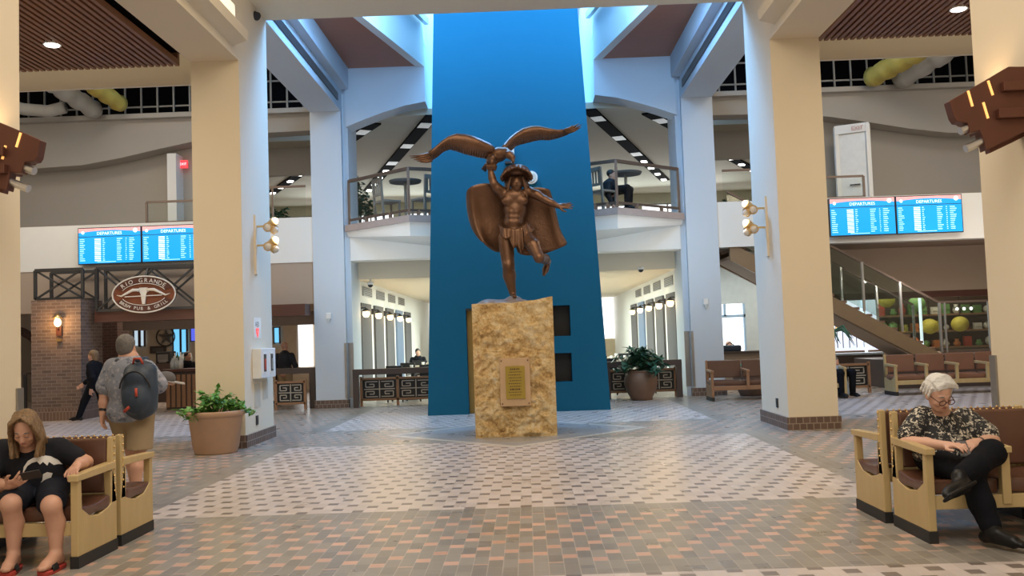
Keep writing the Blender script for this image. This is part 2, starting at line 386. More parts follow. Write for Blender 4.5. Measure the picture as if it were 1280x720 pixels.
def bx(lo, hi): return MB().box(lo, hi)
def children(o): return [c for c in bpy.data.objects if c.parent == o]
def copy_tree(o, parent=None):
    c = o.copy(); COL.objects.link(c)
    if parent is not None: c.parent = parent
    for ch in children(o): copy_tree(ch, c)
    return c
def text_mesh(txt, size, origin, ux, uz, depth=.004, arc=None):
    """letters standing in the plane (ux, uz); arc=(rx, rz, centre angle, total angle) bends them along an ellipse"""
    mb = MB(); ux, uz = Vector(ux), Vector(uz); o0 = Vector(origin); nrm = ux.cross(uz)
    def letter(ch):
        cu = bpy.data.curves.new('t', 'FONT'); cu.body = ch; cu.size = size; cu.align_x = 'CENTER'; cu.extrude = depth; cu.resolution_u = 2
        ob = bpy.data.objects.new('t', cu); COL.objects.link(ob); bpy.context.view_layer.update()
        dg = bpy.context.evaluated_depsgraph_get(); me = bpy.data.meshes.new_from_object(ob.evaluated_get(dg))
        vs = [v.co.copy() for v in me.vertices]; fs = [tuple(p.vertices) for p in me.polygons]
        bpy.data.objects.remove(ob); bpy.data.curves.remove(cu); bpy.data.meshes.remove(me); return vs, fs
    if arc is None:
        vs, fs = letter(txt); mb.add([o0+ux*v.x+uz*v.y+nrm*v.z for v in vs], fs); return mb
    rx, rz, ca, ta, up = arc; n = len(txt)
    for i, ch in enumerate(txt):
        if ch == ' ': continue
        a = ca+ta*(.5-(i+.5)/n)*(1 if up else -1); vs, fs = letter(ch)
        p = o0+ux*rx*math.cos(a)+uz*rz*math.sin(a)
        tx, tz = -rx*math.sin(a), rz*math.cos(a)
        if up: tx, tz = -tx, -tz
        l = math.hypot(tx, tz); tx, tz = tx/l, tz/l
        T = ux*tx+uz*tz; N = -ux*tz+uz*tx
        mb.add([p+T*v.x+N*(v.y-size*.35)+nrm*v.z for v in vs], fs)
    return mb

# ---------------------------------------------------------------- smooth-union distance fields -> one continuous skin
class Field:
    def __init__(s, lo, hi, h):
        s.lo = np.array(lo, float); s.h = h
        s.n = np.ceil((np.array(hi)-s.lo)/h).astype(int)+1
        s.d = np.full(s.n, .3, np.float32)
    def _sub(s, lo, hi, pad):
        a = np.clip(np.floor((np.array(lo)-pad-s.lo)/s.h).astype(int), 0, s.n); b = np.clip(np.ceil((np.array(hi)+pad-s.lo)/s.h).astype(int)+1, 0, s.n)
        if (b <= a).any(): return None, None
        g = [s.lo[i]+s.h*np.arange(a[i], b[i]) for i in range(3)]
        sl = tuple(slice(a[i], b[i]) for i in range(3))
        return sl, (g[0][:, None, None], g[1][None, :, None], g[2][None, None, :])
    def _put(s, sl, e, k, cut):
        d = s.d[sl]
        if cut: e = -e; h = np.maximum(k-np.abs(d-e), 0)/k; s.d[sl] = np.maximum(d, e)+h*h*k*.25
        else: h = np.maximum(k-np.abs(d-e), 0)/k; s.d[sl] = np.minimum(d, e)-h*h*k*.25
    def rc(s, a, b, ra, rb=None, k=.02, cut=False):
        rb = ra if rb is None else rb; a = np.array(a, float); b = np.array(b, float); R = max(ra, rb)
        sl, g = s._sub(np.minimum(a, b)-R, np.maximum(a, b)+R, k+2.5*s.h)
        if sl is None: return s
        ab = b-a; L = max((ab**2).sum(), 1e-9)
        px, py, pz = g[0]-a[0], g[1]-a[1], g[2]-a[2]
        t = np.clip((px*ab[0]+py*ab[1]+pz*ab[2])/L, 0, 1)
        e = np.sqrt((px-t*ab[0])**2+(py-t*ab[1])**2+(pz-t*ab[2])**2)-(ra+(rb-ra)*t)
        s._put(sl, e, k, cut); return s
    def chain(s, pts, rs, k=.02):
        for i in range(len(pts)-1): s.rc(pts[i], pts[i+1], rs[i], rs[i+1], k)
        return s
    def ell(s, c, r, k=.02, rot=None, cut=False):
        c = np.array(c, float); r = np.array(r, float) if not np.isscalar(r) else np.array([r]*3, float); R = r.max()
        sl, g = s._sub(c-R, c+R, k+2.5*s.h)
        if sl is None: return s
        x, y, z = g[0]-c[0], g[1]-c[1], g[2]-c[2]
        if rot is not None:
            M = np.array(rot)  # rows are the local axes
            x, y, z = (M[i][0]*x+M[i][1]*y+M[i][2]*z for i in range(3))
        k0 = np.sqrt((x/r[0])**2+(y/r[1])**2+(z/r[2])**2); k1 = np.sqrt((x/r[0]**2)**2+(y/r[1]**2)**2+(z/r[2]**2)**2)
        e = k0*(k0-1)/np.maximum(k1, 1e-6); s._put(sl, e, k, cut); return s
    def box(s, c, r, rnd=.01, k=.02, rot=None, cut=False):
        c = np.array(c, float); r = np.array(r, float); R = np.sqrt((r**2).sum())
        sl, g = s._sub(c-R, c+R, k+2.5*s.h)
        if sl is None: return s
        x, y, z = g[0]-c[0], g[1]-c[1], g[2]-c[2]
        if rot is not None:
            M = np.array(rot); x, y, z = (M[i][0]*x+M[i][1]*y+M[i][2]*z for i in range(3))
        q = [np.abs(v)-(ri-rnd) for v, ri in zip((x, y, z), r)]
        e = np.sqrt(sum(np.maximum(v, 0)**2 for v in q))+np.minimum(np.maximum(np.maximum(q[0], q[1]), q[2]), 0)-rnd
        s._put(sl, e, k, cut); return s
    def clip(s, axis, val, keep_below=True):
        g = s.lo[axis]+s.h*np.arange(s.n[axis]); e = (g-val) if keep_below else (val-g)
        sh = [1, 1, 1]; sh[axis] = -1; s.d = np.maximum(s.d, e.reshape(sh).astype(np.float32)); return s
    def mesh(s):
        d = s.d.copy(); d[0] = d[-1] = .3; d[:, 0] = d[:, -1] = .3; d[:, :, 0] = d[:, :, -1] = .3
        S = d < 0; n = np.array(d.shape)-1
        cs = [(i, j, k) for i in (0, 1) for j in (0, 1) for k in (0, 1)]
        cnt = sum(S[i:n[0]+i, j:n[1]+j, k:n[2]+k].astype(np.int8) for i, j, k in cs)
        act = (cnt > 0) & (cnt < 8); I = np.argwhere(act); idx = np.full(n, -1, np.int64); idx[act] = np.arange(len(I))
        P = np.zeros((len(I), 3)); c = np.zeros(len(I))
        for a in cs:
            for ax in range(3):
                if a[ax]: continue
                b = list(a); b[ax] = 1
                va = d[I[:, 0]+a[0], I[:, 1]+a[1], I[:, 2]+a[2]]; vb = d[I[:, 0]+b[0], I[:, 1]+b[1], I[:, 2]+b[2]]
                mk = (va < 0) != (vb < 0); t = np.where(mk, va/np.where(va == vb, 1, va-vb), 0)
                q = np.array(a, float)+np.zeros((len(I), 3)); q[:, ax] += t; P += q*mk[:, None]; c += mk
        P = s.lo+s.h*(I+P/np.maximum(c, 1)[:, None]); F = []
        for ax in range(3):
            o1, o2 = (ax+1) % 3, (ax+2) % 3
            A = [slice(None)]*3; B = [slice(None)]*3; A[ax] = slice(0, -1); B[ax] = slice(1, None)
            sa, sb = S[tuple(A)], S[tuple(B)]; ed = np.argwhere(sa != sb)
            ed = ed[(ed[:, o1] > 0) & (ed[:, o2] > 0) & (ed[:, o1] < n[o1]) & (ed[:, o2] < n[o2])]
            def cell(d1, d2):
                q = ed.copy(); q[:, o1] -= d1; q[:, o2] -= d2; return idx[q[:, 0], q[:, 1], q[:, 2]]
            Q = np.stack([cell(1, 1), cell(0, 1), cell(0, 0), cell(1, 0)], 1)
            flip = ~sa[ed[:, 0], ed[:, 1], ed[:, 2]]; Q[flip] = Q[flip][:, ::-1]; F.append(Q)
        return P, np.concatenate(F)
    def build(s, name, mt, parent=None, loc=None):
        P, F = s.mesh(); return link_mesh(name, P, F, mt, parent, loc, True, recalc=False)
def nv(v): return np.array(v, float)
def unit(v): v = nv(v); return v/np.linalg.norm(v)
def basis(fwd, up):
    f = unit(fwd); r = unit(np.cross(f, up)); u = np.cross(r, f); return r, f, u     # right, forward, up
def head(F, c, fwd, up, s=1., face=True):
    """adult head, c = centre of the skull, s scales 0.23 m head height"""
    c = nv(c); r, f, u = basis(fwd, up); M = [r, f, u]
    P = lambda x, y, z: c+(r*x+f*y+u*z)*s
    F.ell(P(0, -.012, .03), nv((.076, .094, .088))*s, .02*s, M)
    F.ell(P(0, .018, -.035), nv((.062, .072, .082))*s, .03*s, M)
    F.ell(P(0, .052, -.092), nv((.030, .028, .024))*s, .03*s, M)
    for q in (-1, 1):
        F.ell(P(q*.074, -.008, -.015), nv((.012, .022, .034))*s, .008*s, M)
    if face:
        for q in (-1, 1):
            F.ell(P(q*.031, .092, -.004), nv((.020, .016, .012))*s, .015*s, M, cut=True)
            F.ell(P(q*.031, .077, -.005), nv((.013, .013, .011))*s, .006*s, M)
            F.rc(P(q*.014, .084, .018), P(q*.045, .076, .016), .008*s, .006*s, .012*s)
            F.ell(P(q*.042, .06, -.035), nv((.02, .02, .018))*s, .02*s, M)
        F.rc(P(0, .086, .006), P(0, .106, -.036), .008*s, .012*s, .012*s)
        F.ell(P(0, .094, -.04), nv((.018, .012, .009))*s, .008*s, M)
        F.rc(P(-.02, .081, -.068), P(.02, .081, -.068), .008*s, .008*s, .01*s)
        F.rc(P(-.022, .092, -.066), P(.022, .092, -.066), .0025*s, .0025*s, .006*s, cut=True)
def hand(F, w, d, nrm, side=1, curl=.5, s=1., thumb=.6, spread=.12, k=.008):
    """w wrist, d direction to the fingers, nrm out of the back of the hand, side = +1/-1 side of the thumb"""
    w = nv(w); d = unit(d); nrm = unit(nv(nrm)-d*np.dot(nrm, d)); t = np.cross(nrm, d)*side
    F.box(w+d*.048*s, nv((.039, .047, .015))*s, .013*s, .012, [t, d, nrm])
    F.rc(w-d*.01*s, w+d*.02*s, .026*s, .026*s, .015)
    ln = (.078, .088, .082, .066)
    for i in range(4):
        off = (.029-.0195*i); b = w+d*.09*s+t*off*s; cd_ = unit(d+t*spread*(1.5-i)*.6); a = .25*curl
        pts = [b]; rr = [.0098*s]
        for j, fr in enumerate((.45, .32, .23)):
            a += curl*(.75 if j else .5); dd = cd_*math.cos(a)-nrm*math.sin(a); pts.append(pts[-1]+dd*ln[i]*fr*s); rr.append((.0098-.0011*(j+1))*s)
        F.chain(pts, rr, k)
    b = w+d*.022*s+t*.03*s; p1 = b+(d*.55+t*.75-nrm*.25)*.036*s; p2 = p1+unit(d*.9+t*(.55-thumb)-nrm*thumb*.6)*.032*s; p3 = p2+unit(d*.9+t*(.2-thumb)-nrm*thumb*.8)*.024*s
    F.chain([b, p1, p2, p3], [.015*s, .0125*s, .0105*s, .0085*s], k)
def foot(F, an, toe, s=1., k=.02):
    an, toe = nv(an), nv(toe); d = toe-an; d[2] = 0; d = unit(d); z0 = toe[2]
    heel = an-d*.045*s; heel[2] = z0+.032*s; ball = an+d*.13*s; ball[2] = z0+.03*s; tip = an+d*.20*s; tip[2] = z0+.022*s
    F.rc(an, heel, .036*s, .034*s, k); F.rc(an, ball, .038*s, .034*s, k); F.rc(heel, ball, .03*s, .036*s, k)
    sd = np.cross(d, (0, 0, 1))
    for q, l in ((-1, .94), (0, 1), (1, .93)): F.rc(ball+sd*q*.014*s, an+(tip-an)*l*nv((1, 1, 0))+nv((0, 0, tip[2]-an[2]))+sd*q*.017*s, .022*s, .017*s, k*.5)
# ---------------------------------------------------------------- the building
XI, XO = 4.0, 4.73
struct('floor', bx((-16, -9, -.2), (16, 42, 0)), K['floor'], 'pink and grey quarry tile floor of the whole hall', 'floor')
rows = [(6.1, 7.6), (13.63, 15.15), (21.35, 22.9)]
nm = ['nearest', 'middle', 'far']
for s, side in ((-1, 'left'), (1, 'right')):
    for i, (y0, y1) in enumerate(rows):
        zt = 7.6 if i < 2 else 8
        o = struct('column', bx((min(s*XI, s*XO), y0, 0), (max(s*XI, s*XO), y1, zt)), K['paint' if i < 2 else 'skytinted'],
                   ['tall cream pier at the %s edge of the picture carrying a copper sconce', 'tall cream pier with paired brass spotlights, %s of the statue', 'pale pier beside the corridor, %s behind the statue'][i] % side, 'pier')
        a, b = s*(XI-.03), s*(XO+.03)
        o2 = struct('base', bx((min(a, b), y0-.03, 0), (max(a, b), y1+.03, .19)), K['basetile'], None, None, None, o)
    # beams along the hall
    struct('beam', bx((min(s*XI, s*XO), 7.6, 5.82), (max(s*XI, s*XO), 13.63, 7.6)), K['paint'], 'low cream soffit beam running from the viewer to the %s middle pier' % side, 'beam')
    bm_ = bx((min(s*XI, s*XO), 15.15, 6.96), (max(s*XI, s*XO), 21.35, 7.98)); bm_.box((min(s*3.8, s*3.999), 15.15, 7.47), (max(s*3.8, s*3.999), 21.35, 7.98))
    o = struct('beam', bm_, K['skytinted'], 'high white beam between the middle and far piers on the %s' % side, 'beam')
    g = MB()
    x = s*3.992; g.box((min(x, x-s*.012), 15.3, 7.12), (max(x, x-s*.012), 21.0, 7.30)); gr = g.build('grille', K['steelframe'], o)
    g = MB()
    for k in range(9): g.box((min(x-s*.012, x-s*.02), 15.3, 7.13+k*.02), (max(x-s*.012, x-s*.02), 21.0, 7.138+k*.02))
    g.build('grille_slats', K['steel'], gr)
    # cove ledge on the inner side of the low beam
    cv = struct('trim_1' if s < 0 else 'trim_2', MB().prism([(s*4.0, 7.6, 5.95), (s*3.78, 7.6, 6.02), (s*3.76, 7.6, 6.16), (s*3.79, 7.6, 6.16), (s*3.81, 7.6, 6.05), (s*4.0, 7.6, 5.99)], (0, 5.75, 0)), K['paint'], 'light cove ledge along the inner side of the %s low beam' % side, 'cove')
    bx((min(s*3.84, s*3.95), 7.7, 6.03), (max(s*3.84, s*3.95), 13.2, 6.06)).build('light_strip', K['led'], cv)
    bx((min(s*3.985, s*4.0), 7.7, 6.40), (max(s*3.985, s*4.0), 13.45, 6.60)).build('wall_glow', K['cove'], cv)  # glowing strip added on the wall to imitate the cove-lit band
    # slatted timber ceiling of the side wing
    so = struct('ceiling', bx((min(s*5.05, s*14), 5, 6.32), (max(s*5.05, s*14), 14.75, 6.36)), K['dark'], 'dark board above the walnut slats of the %s wing ceiling' % side, 'ceiling')
    sl = MB()
    q0 = 5.06 if s > 0 else 5.30
    for k in range(82): sl.box((min(s*(q0+k*.105), s*(q0+k*.105+.06)), 6, 6.10), (max(s*(q0+k*.105), s*(q0+k*.105+.06)), 14.7, 6.2))
    sl.box((min(s*q0, s*14), 14.62, 6.2), (max(s*q0, s*14), 14.7, 6.3))
    tag(sl.build('slats', K['slat'], so), 'walnut slats')
    struct('beam', bx((min(s*XO, s*14), 15.15, 5.92), (max(s*XO, s*14), 15.22, 6.75)), K['paint'], 'cream cross beam ending the slatted %s wing ceiling' % side, 'beam')
    # upper gallery: slab edge, wall with a curved overlay, dark plenum above
    struct('wall_fascia_'+side, bx((min(s*XO, s*15), 21.4, 3.42), (max(s*XO, s*15), 21.75, 4.48)), K['white'], 'white gallery parapet band on the %s carrying departure screens' % side, 'parapet')
    struct('ceiling', bx((min(s*XO, s*15), 21.76, 3.42), (max(s*XO, s*15), 36, 4.0)), K['brownwall'], 'brown soffit below the %s gallery' % side, 'slab')
    gw = bx((min(s*8.3 if s < 0 else s*7.9, s*15), 23.7, 4.0), (max(s*8.3 if s < 0 else s*7.9, s*15), 24, 7.5))
    gw.box((min(s*XO, s*8.3), 25.2, 6.2), (max(s*XO, s*8.3), 25.4, 7.5))
    gw.prism([(s*15, 23.69, 7.5), (s*15, 23.69, 6.30), (s*12.4, 23.69, 6.22), (s*11, 23.69, 6.27), (s*10, 23.69, 6.42), (s*9, 23.69, 6.62), (s*8, 23.69, 6.80), (s*6.5, 23.69, 6.92), (s*XO, 23.69, 6.95), (s*XO, 23.69, 7.5)], (0, -.55, 0))
    struct('wall_gallery_'+side, gw, K['grey'], 'grey gallery wall with a curved overhang on the %s' % side, 'wall')
    struct('trim_3' if s < 0 else 'trim_4', bx((min(s*XO, s*15), 22.95, 7.38), (max(s*XO, s*15), 23.2, 7.50)), K['grey'], 'pale lip below the open ceiling void on the %s' % side, 'trim')
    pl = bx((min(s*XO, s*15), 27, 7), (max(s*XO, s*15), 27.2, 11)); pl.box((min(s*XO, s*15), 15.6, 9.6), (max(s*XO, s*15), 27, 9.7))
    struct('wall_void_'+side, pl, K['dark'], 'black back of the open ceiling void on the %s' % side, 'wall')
    st = MB()
    for k in range(24): st.box((min(s*(4.9+k*.42), s*(4.94+k*.42)), 23.3, 7.6), (max(s*(4.9+k*.42), s*(4.94+k*.42)), 23.34, 8.9))
    for z in (7.75, 8.3): st.box((min(s*4.8, s*15), 23.35, z), (max(s*4.8, s*15), 23.38, z+.04))
    tag(st.build('stud_frame', K['stud'], None, (s*9, 23.3, 7.6)), 'bare metal stud framing across the %s ceiling void' % side, 'framing', 'stud framing')
    # corridor side wall behind the far pier
    cw = struct('wall_corridor_'+side, bx((min(s*4.0, s*4.25), 22.9, 0), (max(s*4.0, s*4.25), 40, 3.42)), K['white'], 'white %s corridor wall with grey acoustic panels' % side, 'wall')
    for k in range(5):
        y = 23.15+k*2.1
        p = bx((min(s*3.94, s*4.0), y, .3), (max(s*3.94, s*4.0), y+1.45, 2.5)).build('wall_panel', K['bluepanel' if k == 3 else 'greypanel'], None, (s*3.97, y, .3))
        tag(p, 'tall %s wall panel, %s from the pier in the %s corridor' % ('blue grey' if k == 3 else 'dark grey', ['first', 'second', 'third', 'fourth', 'fifth'][k], side), 'wall panel', 'corridor wall panels')
    for k in range(4):
        y = 23.6+k*2.2
        v = E('wall_vent', 'grey louvred vent high on the %s corridor wall, %s from the pier' % (side, ['first', 'second', 'third', 'fourth'][k]), 'vent', (s*3.98, y, 2.72), 'corridor vents')
        bx((min(s*3.96, s*4), y, 2.70), (max(s*3.96, s*4), y+1.3, 2.95)).build('frame', K['steel'], v)
        q = MB()
        for z in range(5): q.box((min(s*3.95, s*3.96), y+.04, 2.72+z*.045), (max(s*3.95, s*3.96), y+1.26, 2.74+z*.045))
        q.build('louvre', K['greypanel'], v)
    # pilaster beside the far pier and lower beam
    struct('column', bx((min(s*3.87, s*4.0), 21.5, 0), (max(s*3.87, s*4.0), 22.6, 8)), K['skytinted'], 'thin white pilaster on the inner edge of the far %s pier' % side, 'pilaster')
# cross beam over the nearest bay and hall ceiling
cb_ = bx((-XI, 13.9, 6.96), (XI, 15.15, 8.4)); cb_.box((-XI, -4, 7.6), (XI, 13.9, 7.9)); cb_.box((-14, -4, 7.6), (-XI, 7.6, 7.9)); cb_.box((XI, -4, 7.6), (14, 7.6, 7.9))
struct('ceiling', cb_, K['paint'], 'cream cross beam and ceiling above the front of the hall', 'ceiling')
# wall with two shallow arches behind the tower, upper gallery and corridor
aw = MB()
for s in (-1, 1):
    arc = [(s*3.9, 6.58), (s*3.45, 6.75), (s*3.0, 6.90), (s*2.5, 7.04), (s*2.0, 7.12)]
    aw.prism([(s*3.9, 21.4, 8.6), (s*2.0, 21.4, 8.6)]+[(x, 21.4, z) for x, z in arc[::-1]], (0, .6, 0))
    aw.prism([(s*2.0, 22.0, 7.12), (s*2.0, 22.0, 11), (s*1.8, 24.6, 11), (s*1.8, 24.6, 7.12)], (s*.12, 0, 0))
aw.box((-2, 24.5, 6.9), (2, 24.8, 11))
struct('wall_back', aw, K['skytinted'], 'pale arched wall behind the blue tower below the skylight', 'wall')
for s, side in ((-1, 'left'), (1, 'right')):
    c = MB(); c.prism([(s*3.8, 15.15, 7.9), (s*3.8, 21.4, 7.98), (s*2.21, 21.4, 7.98), (s*3.6, 15.15, 7.9)], (0, 0, .1))
    struct('ceiling', c, K['panelwood'], 'flat walnut ceiling panel below the skylight on the %s' % side, 'ceiling')
    c = MB(); c.prism([(s*3.6, 15.15, 7.88), (s*2.2, 21.4, 7.96), (s*2.0, 21.4, 7.96), (s*3.42, 15.15, 7.88)], (0, 0, 1.9))
    c.prism([(s*3.7, 15.15, 9.8), (s*3.7, 21.4, 9.8), (s*3.4, 21.4, 9.8), (s*3.4, 15.15, 9.8)], (0, 0, .1))
    struct('wall_skylight_'+side, c, K['white'], 'white %s side of the skylight well' % side, 'wall')
    # steel framing of the glazed skylight
    f = E('skylight_frame', 'blue lit steel skylight frame over the %s side of the tower' % side, 'skylight', (s*2.4, 18.3, 9.3), 'skylight frames', 'structure')
    a = MB(); a.bar((s*3.3, 15.2, 9.0), (s*1.9, 21.3, 9.0), .10, .16); a.bar((s*2.75, 15.2, 9.35), (s*1.55, 21.3, 9.35), .08, .14); a.build('rail', K['steel'], f)
    for k in range(6):
        y = 15.7+k*1.0; xx = 3.3-1.4*(y-15.2)/6.1
        MB().bar((s*xx, y, 9.05), (s*(xx-.55), y, 9.36), .05, .08).build('mullion', K['steel'], f)
# upper gallery beyond the arches
gc = bx((-4.7, 22.0, 6.95), (4.7, 24.3, 7.1)); gc.box((-12, 24.3, 6.95), (12, 37, 7.1))
struct('ceiling', gc, mat('cream plaster ceiling', (.52, .485, .39), .8, var=.04, nscale=1), 'cream gallery ceiling with dark lighting slots behind the arches', 'ceiling')
fw = bx((-10, 36, 4.0), (10, 36.2, 4.3)); fw.box((-10, 36, 6.55), (10, 36.2, 7.0))
for x in (-10, -7.2, -4.9, -2.6, 2.2, 4.4, 6.9, 9.6): fw.box((x, 36, 4.3), (x+.5, 36.2, 6.55))
struct('wall_gallery_far', fw, mat('pale green plaster', (.60, .62, .50), .8), 'cream far wall of the upper gallery between bright windows', 'wall')
for k, (x0, x1) in enumerate(((-9.5, -7.2), (-6.7, -4.9), (-4.4, -2.6), (2.7, 4.4), (4.9, 6.9), (7.4, 9.6))):
    w = MB().box((x0, 36.1, 4.3), (x1, 36.14, 6.55)); o = struct('window_%d' % (k+1), w, K['pane'], 'bright upper gallery window, %s from the left' % ['first', 'second', 'third', 'fourth', 'fifth', 'sixth'][k], 'window')
    f = MB(); f.box((x0, 36.02, 6.5), (x1, 36.1, 6.55)); f.box((x0, 36.02, 4.3), (x1, 36.1, 4.36)); f.box(((x0+x1)/2-.03, 36.02, 4.3), ((x0+x1)/2+.03, 36.1, 6.55)); f.build('window_frame', K['steel'], o)
struct('trim_5', bx((-3.87, 21.45, 3.42), (3.87, 22.0, 4.05)), K['white'], 'white beam face below the balcony behind the tower', 'beam')
struct('trim_6', bx((-4.0, 22.4, 3.03), (4.0, 23.0, 3.45)), K['paint'], 'lower cream beam over the corridor mouth', 'beam')
struct('ceiling', bx((-4.0, 23.0, 3.08), (4.0, 41, 3.2)), K['paint'], 'low corridor ceiling behind the tower', 'ceiling')
struct('ceiling', bx((-4.7, 22.0, 3.46), (4.7, 36.2, 4.04)), K['brownwall'], 'floor slab of the upper gallery behind the tower', 'slab')
ew = bx((-4, 40, 0), (4, 40.2, 1.3)); ew.box((-3.4, 40, 1.3), (2.4, 40.2, 3.1))
struct('wall_corridor_end', ew, mat('pale tan plaster', (.58, .48, .33), .8), 'tan end wall of the corridor below bright windows', 'wall')
for k, (x0, x1) in enumerate(((-4, -3.4), (2.4, 4))): struct('window_%d' % (7+k), bx((x0, 40.05, 1.3), (x1, 40.1, 3.1)), K['pane'], 'tall bright window at the %s end of the corridor' % ('left', 'right')[k], 'window')
dr = struct('door_1', bx((-3.6, 35.9, 0), (-2.9, 36, 2.1)), K['oakdark'], 'brown timber door at the far end of the left corridor', 'door')
bx((-2.98, 35.86, 1.0), (-2.95, 35.9, 1.12)).build('door_handle', K['chrome'], dr)
for s, side in ((-1, 'left'), (1, 'right')):
    for (p, q, n) in (((1.9, 21.94+.1), (5.34, 32.8), 9), ((3.4, 22.6), (8.8, 32.6), 9)):
        sl = E('ceiling_light_slot', 'black lighting slot in the cream gallery ceiling, %s one on the %s' % ('inner' if p[0] < 3 else 'outer', side), 'light slot', (s*p[0], p[1], 6.94), 'gallery lighting slots')
        a = Vector((s*p[0], p[1], 6.93)); b = Vector((s*q[0], q[1], 6.93)); d = (b-a).normalized()
        MB().bar(a, b, .34, .04).build('trough', K['dark'], sl)
        for k in range(n):
            c = a+(b-a)*((k+.75)/n)
            if k < 4 and k % 2: continue
            if k < 5: MB().bar(c-d*.27, c+d*.27, .30, .05).build('lamp_panel', K['plastic'], sl)
            else: MB().bar(c+Vector((0, 0, -.03))-d*.12, c+Vector((0, 0, -.03))+d*.12, .16, .04).build('spot', K['led'], sl)
    dn = E('downlight', 'round downlight glowing in the %s slatted ceiling' % side, 'downlight', (s*6.72, 13.4, 6.1), 'ceiling downlights')
    MB().cyl((s*6.72, 13.4, 6.085), (s*6.72, 13.4, 6.12), .125, .125, 28).build('rim', K['plastic'], dn)
    MB().cyl((s*6.72, 13.4, 6.075), (s*6.72, 13.4, 6.09), .10, .10, 28).build('lens', K['led'], dn)
    lamp('downlight_beam', (s*6.72, 13.4, 5.9), (s*6.72, 13.4, 0), .15, 70, (1, .93, .82), 'SPOT', angle=120)
# ---- blue tower
tw = MB(); zb, ztp = 0, 9.6
def twx(z): return 1.815-.0432*z
def twy(z): return 18.35
for x0, x1, z0, z1 in ((None, -1.0, 0, 2.1), (-.45, .74, 0, 2.1), (1.08, None, 0, 2.1), (None, None, 2.1, ztp), (.74, 1.08, 0, .58), (.74, 1.08, 1.15, 1.49)):
    def X(v, z, s): return s*twx(z) if v is None else v
    tw.prism([(X(x0, z0, -1), 18.35, z0), (X(x1, z0, 1), 18.35, z0), (X(x1, z1, 1), 18.35, z1), (X(x0, z1, -1), 18.35, z1)], (0, .45, 0))
tw.prism([(-1.815, 18.8, 0), (1.815, 18.8, 0), (twx(ztp), 18.8, ztp), (-twx(ztp), 18.8, ztp)], (0, 2.7, 0))
struct('wall_tower', tw, K['tower'], 'tall tapering deep blue tower behind the statue', 'tower')
d2 = struct('door_2', bx((-1.0, 18.62, 0), (-.45, 18.68, 2.1)), K['liftdoor'], 'brass lift door in the blue tower beside the stone pedestal', 'door')
bx((-.735, 18.61, 0), (-.725, 18.62, 2.1)).build('seam', K['dark'], d2)
bx((-1.0, 18.36, 2.06), (-.45, 18.62, 2.1)).build('head_trim', K['black'], d2)
for k, (z0, z1) in enumerate(((1.49, 2.1), (.58, 1.15))):
    o = struct('trim_%d' % (7+k), bx((.74, 18.72, z0), (1.08, 18.79, z1)), K['black'], '%s dark recessed niche in the blue tower right of the pedestal' % ('upper', 'lower')[k], 'niche')
# ---------------------------------------------------------------- statue and pedestal
def pedestal():
    root = E('stone_pedestal', 'rough ochre stone block pedestal under the bronze statue', 'pedestal', (0, 14.6, 0))
    nx, ny, nz = 70, 40, 110; x0, x1, y0, y1 = -.615, .615, 13.95, 15.25
    def top(x, y): return 2.02+.075*max(0, (x-.05)/.6)+.02*noise.noise((x*4, y*4, 1))-.03*max(0, .25-abs(x+.1))
    vs = []; fs = []
    def face(fn, a, b, amp, nrm):
        n0 = len(vs)
        for i in range(a+1):
            for j in range(b+1):
                p = Vector(fn(i/a, j/b)); e = min(i, a-i, j*2, (b-j)*2)/6; e = min(1, max(0, e))
                h = noise.fractal((p.x*4, p.y*4, p.z*4), .9, 2.1, 4)*.6+abs(noise.noise((p.x*9, p.y*9, p.z*9)))*.5
                vs.append(p+Vector(nrm)*(h*amp*e))
        for i in range(a):
            for j in range(b): q = n0+i*(b+1)+j; fs.append((q, q+b+1, q+b+2, q+1))
    T = lambda u, v: (x0+(x1-x0)*u, y0+(y1-y0)*v)
    face(lambda u, v: (x0+(x1-x0)*u, y0, top(x0+(x1-x0)*u, y0)*v), nx, nz, .085, (0, -1, 0))
    face(lambda u, v: (x0+(x1-x0)*u, y1, top(x0+(x1-x0)*u, y1)*v), nx, nz, .03, (0, 1, 0))
    face(lambda u, v: (x0, y0+(y1-y0)*u, top(x0, y0+(y1-y0)*u)*v), ny, nz, .015, (-1, 0, 0))
    face(lambda u, v: (x1, y0+(y1-y0)*u, top(x1, y0+(y1-y0)*u)*v), ny, nz, .015, (1, 0, 0))
    face(lambda u, v: (*T(u, v), top(*T(u, v))), nx, ny, .02, (0, 0, 1))
    link_mesh('block', vs, fs, K['stone'], root, recalc=True)
    a, b = at(624, 448, 13.9), at(664, 507, 13.9)
    f = bx((a.x, 13.86, b.z), (b.x, 13.97, a.z)).build('plaque_frame', K['plaqueframe'], root, bevel=.008)
    c, d = at(631.5, 458, 13.88), at(657, 498, 13.88)
    p = bx((c.x, 13.847, d.z), (d.x, 13.865, c.z)).build('plaque', K['plaque'], f); tag(p, 'engraved brass plaque')
    ln = MB(); w = d.x-c.x
    for k, (u0, u1, h) in enumerate(((.25, .75, .022), (.2, .85, .012), (.15, .8, .012), (.15, .85, .012), (.2, .82, .012), (.15, .8, .012), (.2, .8, .012), (.22, .78, .024), (.15, .85, .01), (.2, .8, .01))):
        z = c.z-.045-k*.043; x = c.x+w*u0
        while x < c.x+w*u1:
            l = random.uniform(.012, .035); ln.box((x, 13.8455, z-h/2), (min(x+l, c.x+w*u1), 13.848, z+h/2)); x += l+.008
    ln.build('lettering', K['bronzedark'], p)
    sc = MB()
    for x in (a.x+.03, b.x-.03):
        for z in (a.z-.04, b.z+.04): sc.sph((x, 13.858, z), .011, 8, 6)
    sc.build('screws', K['bronzedark'], f)
pedestal()

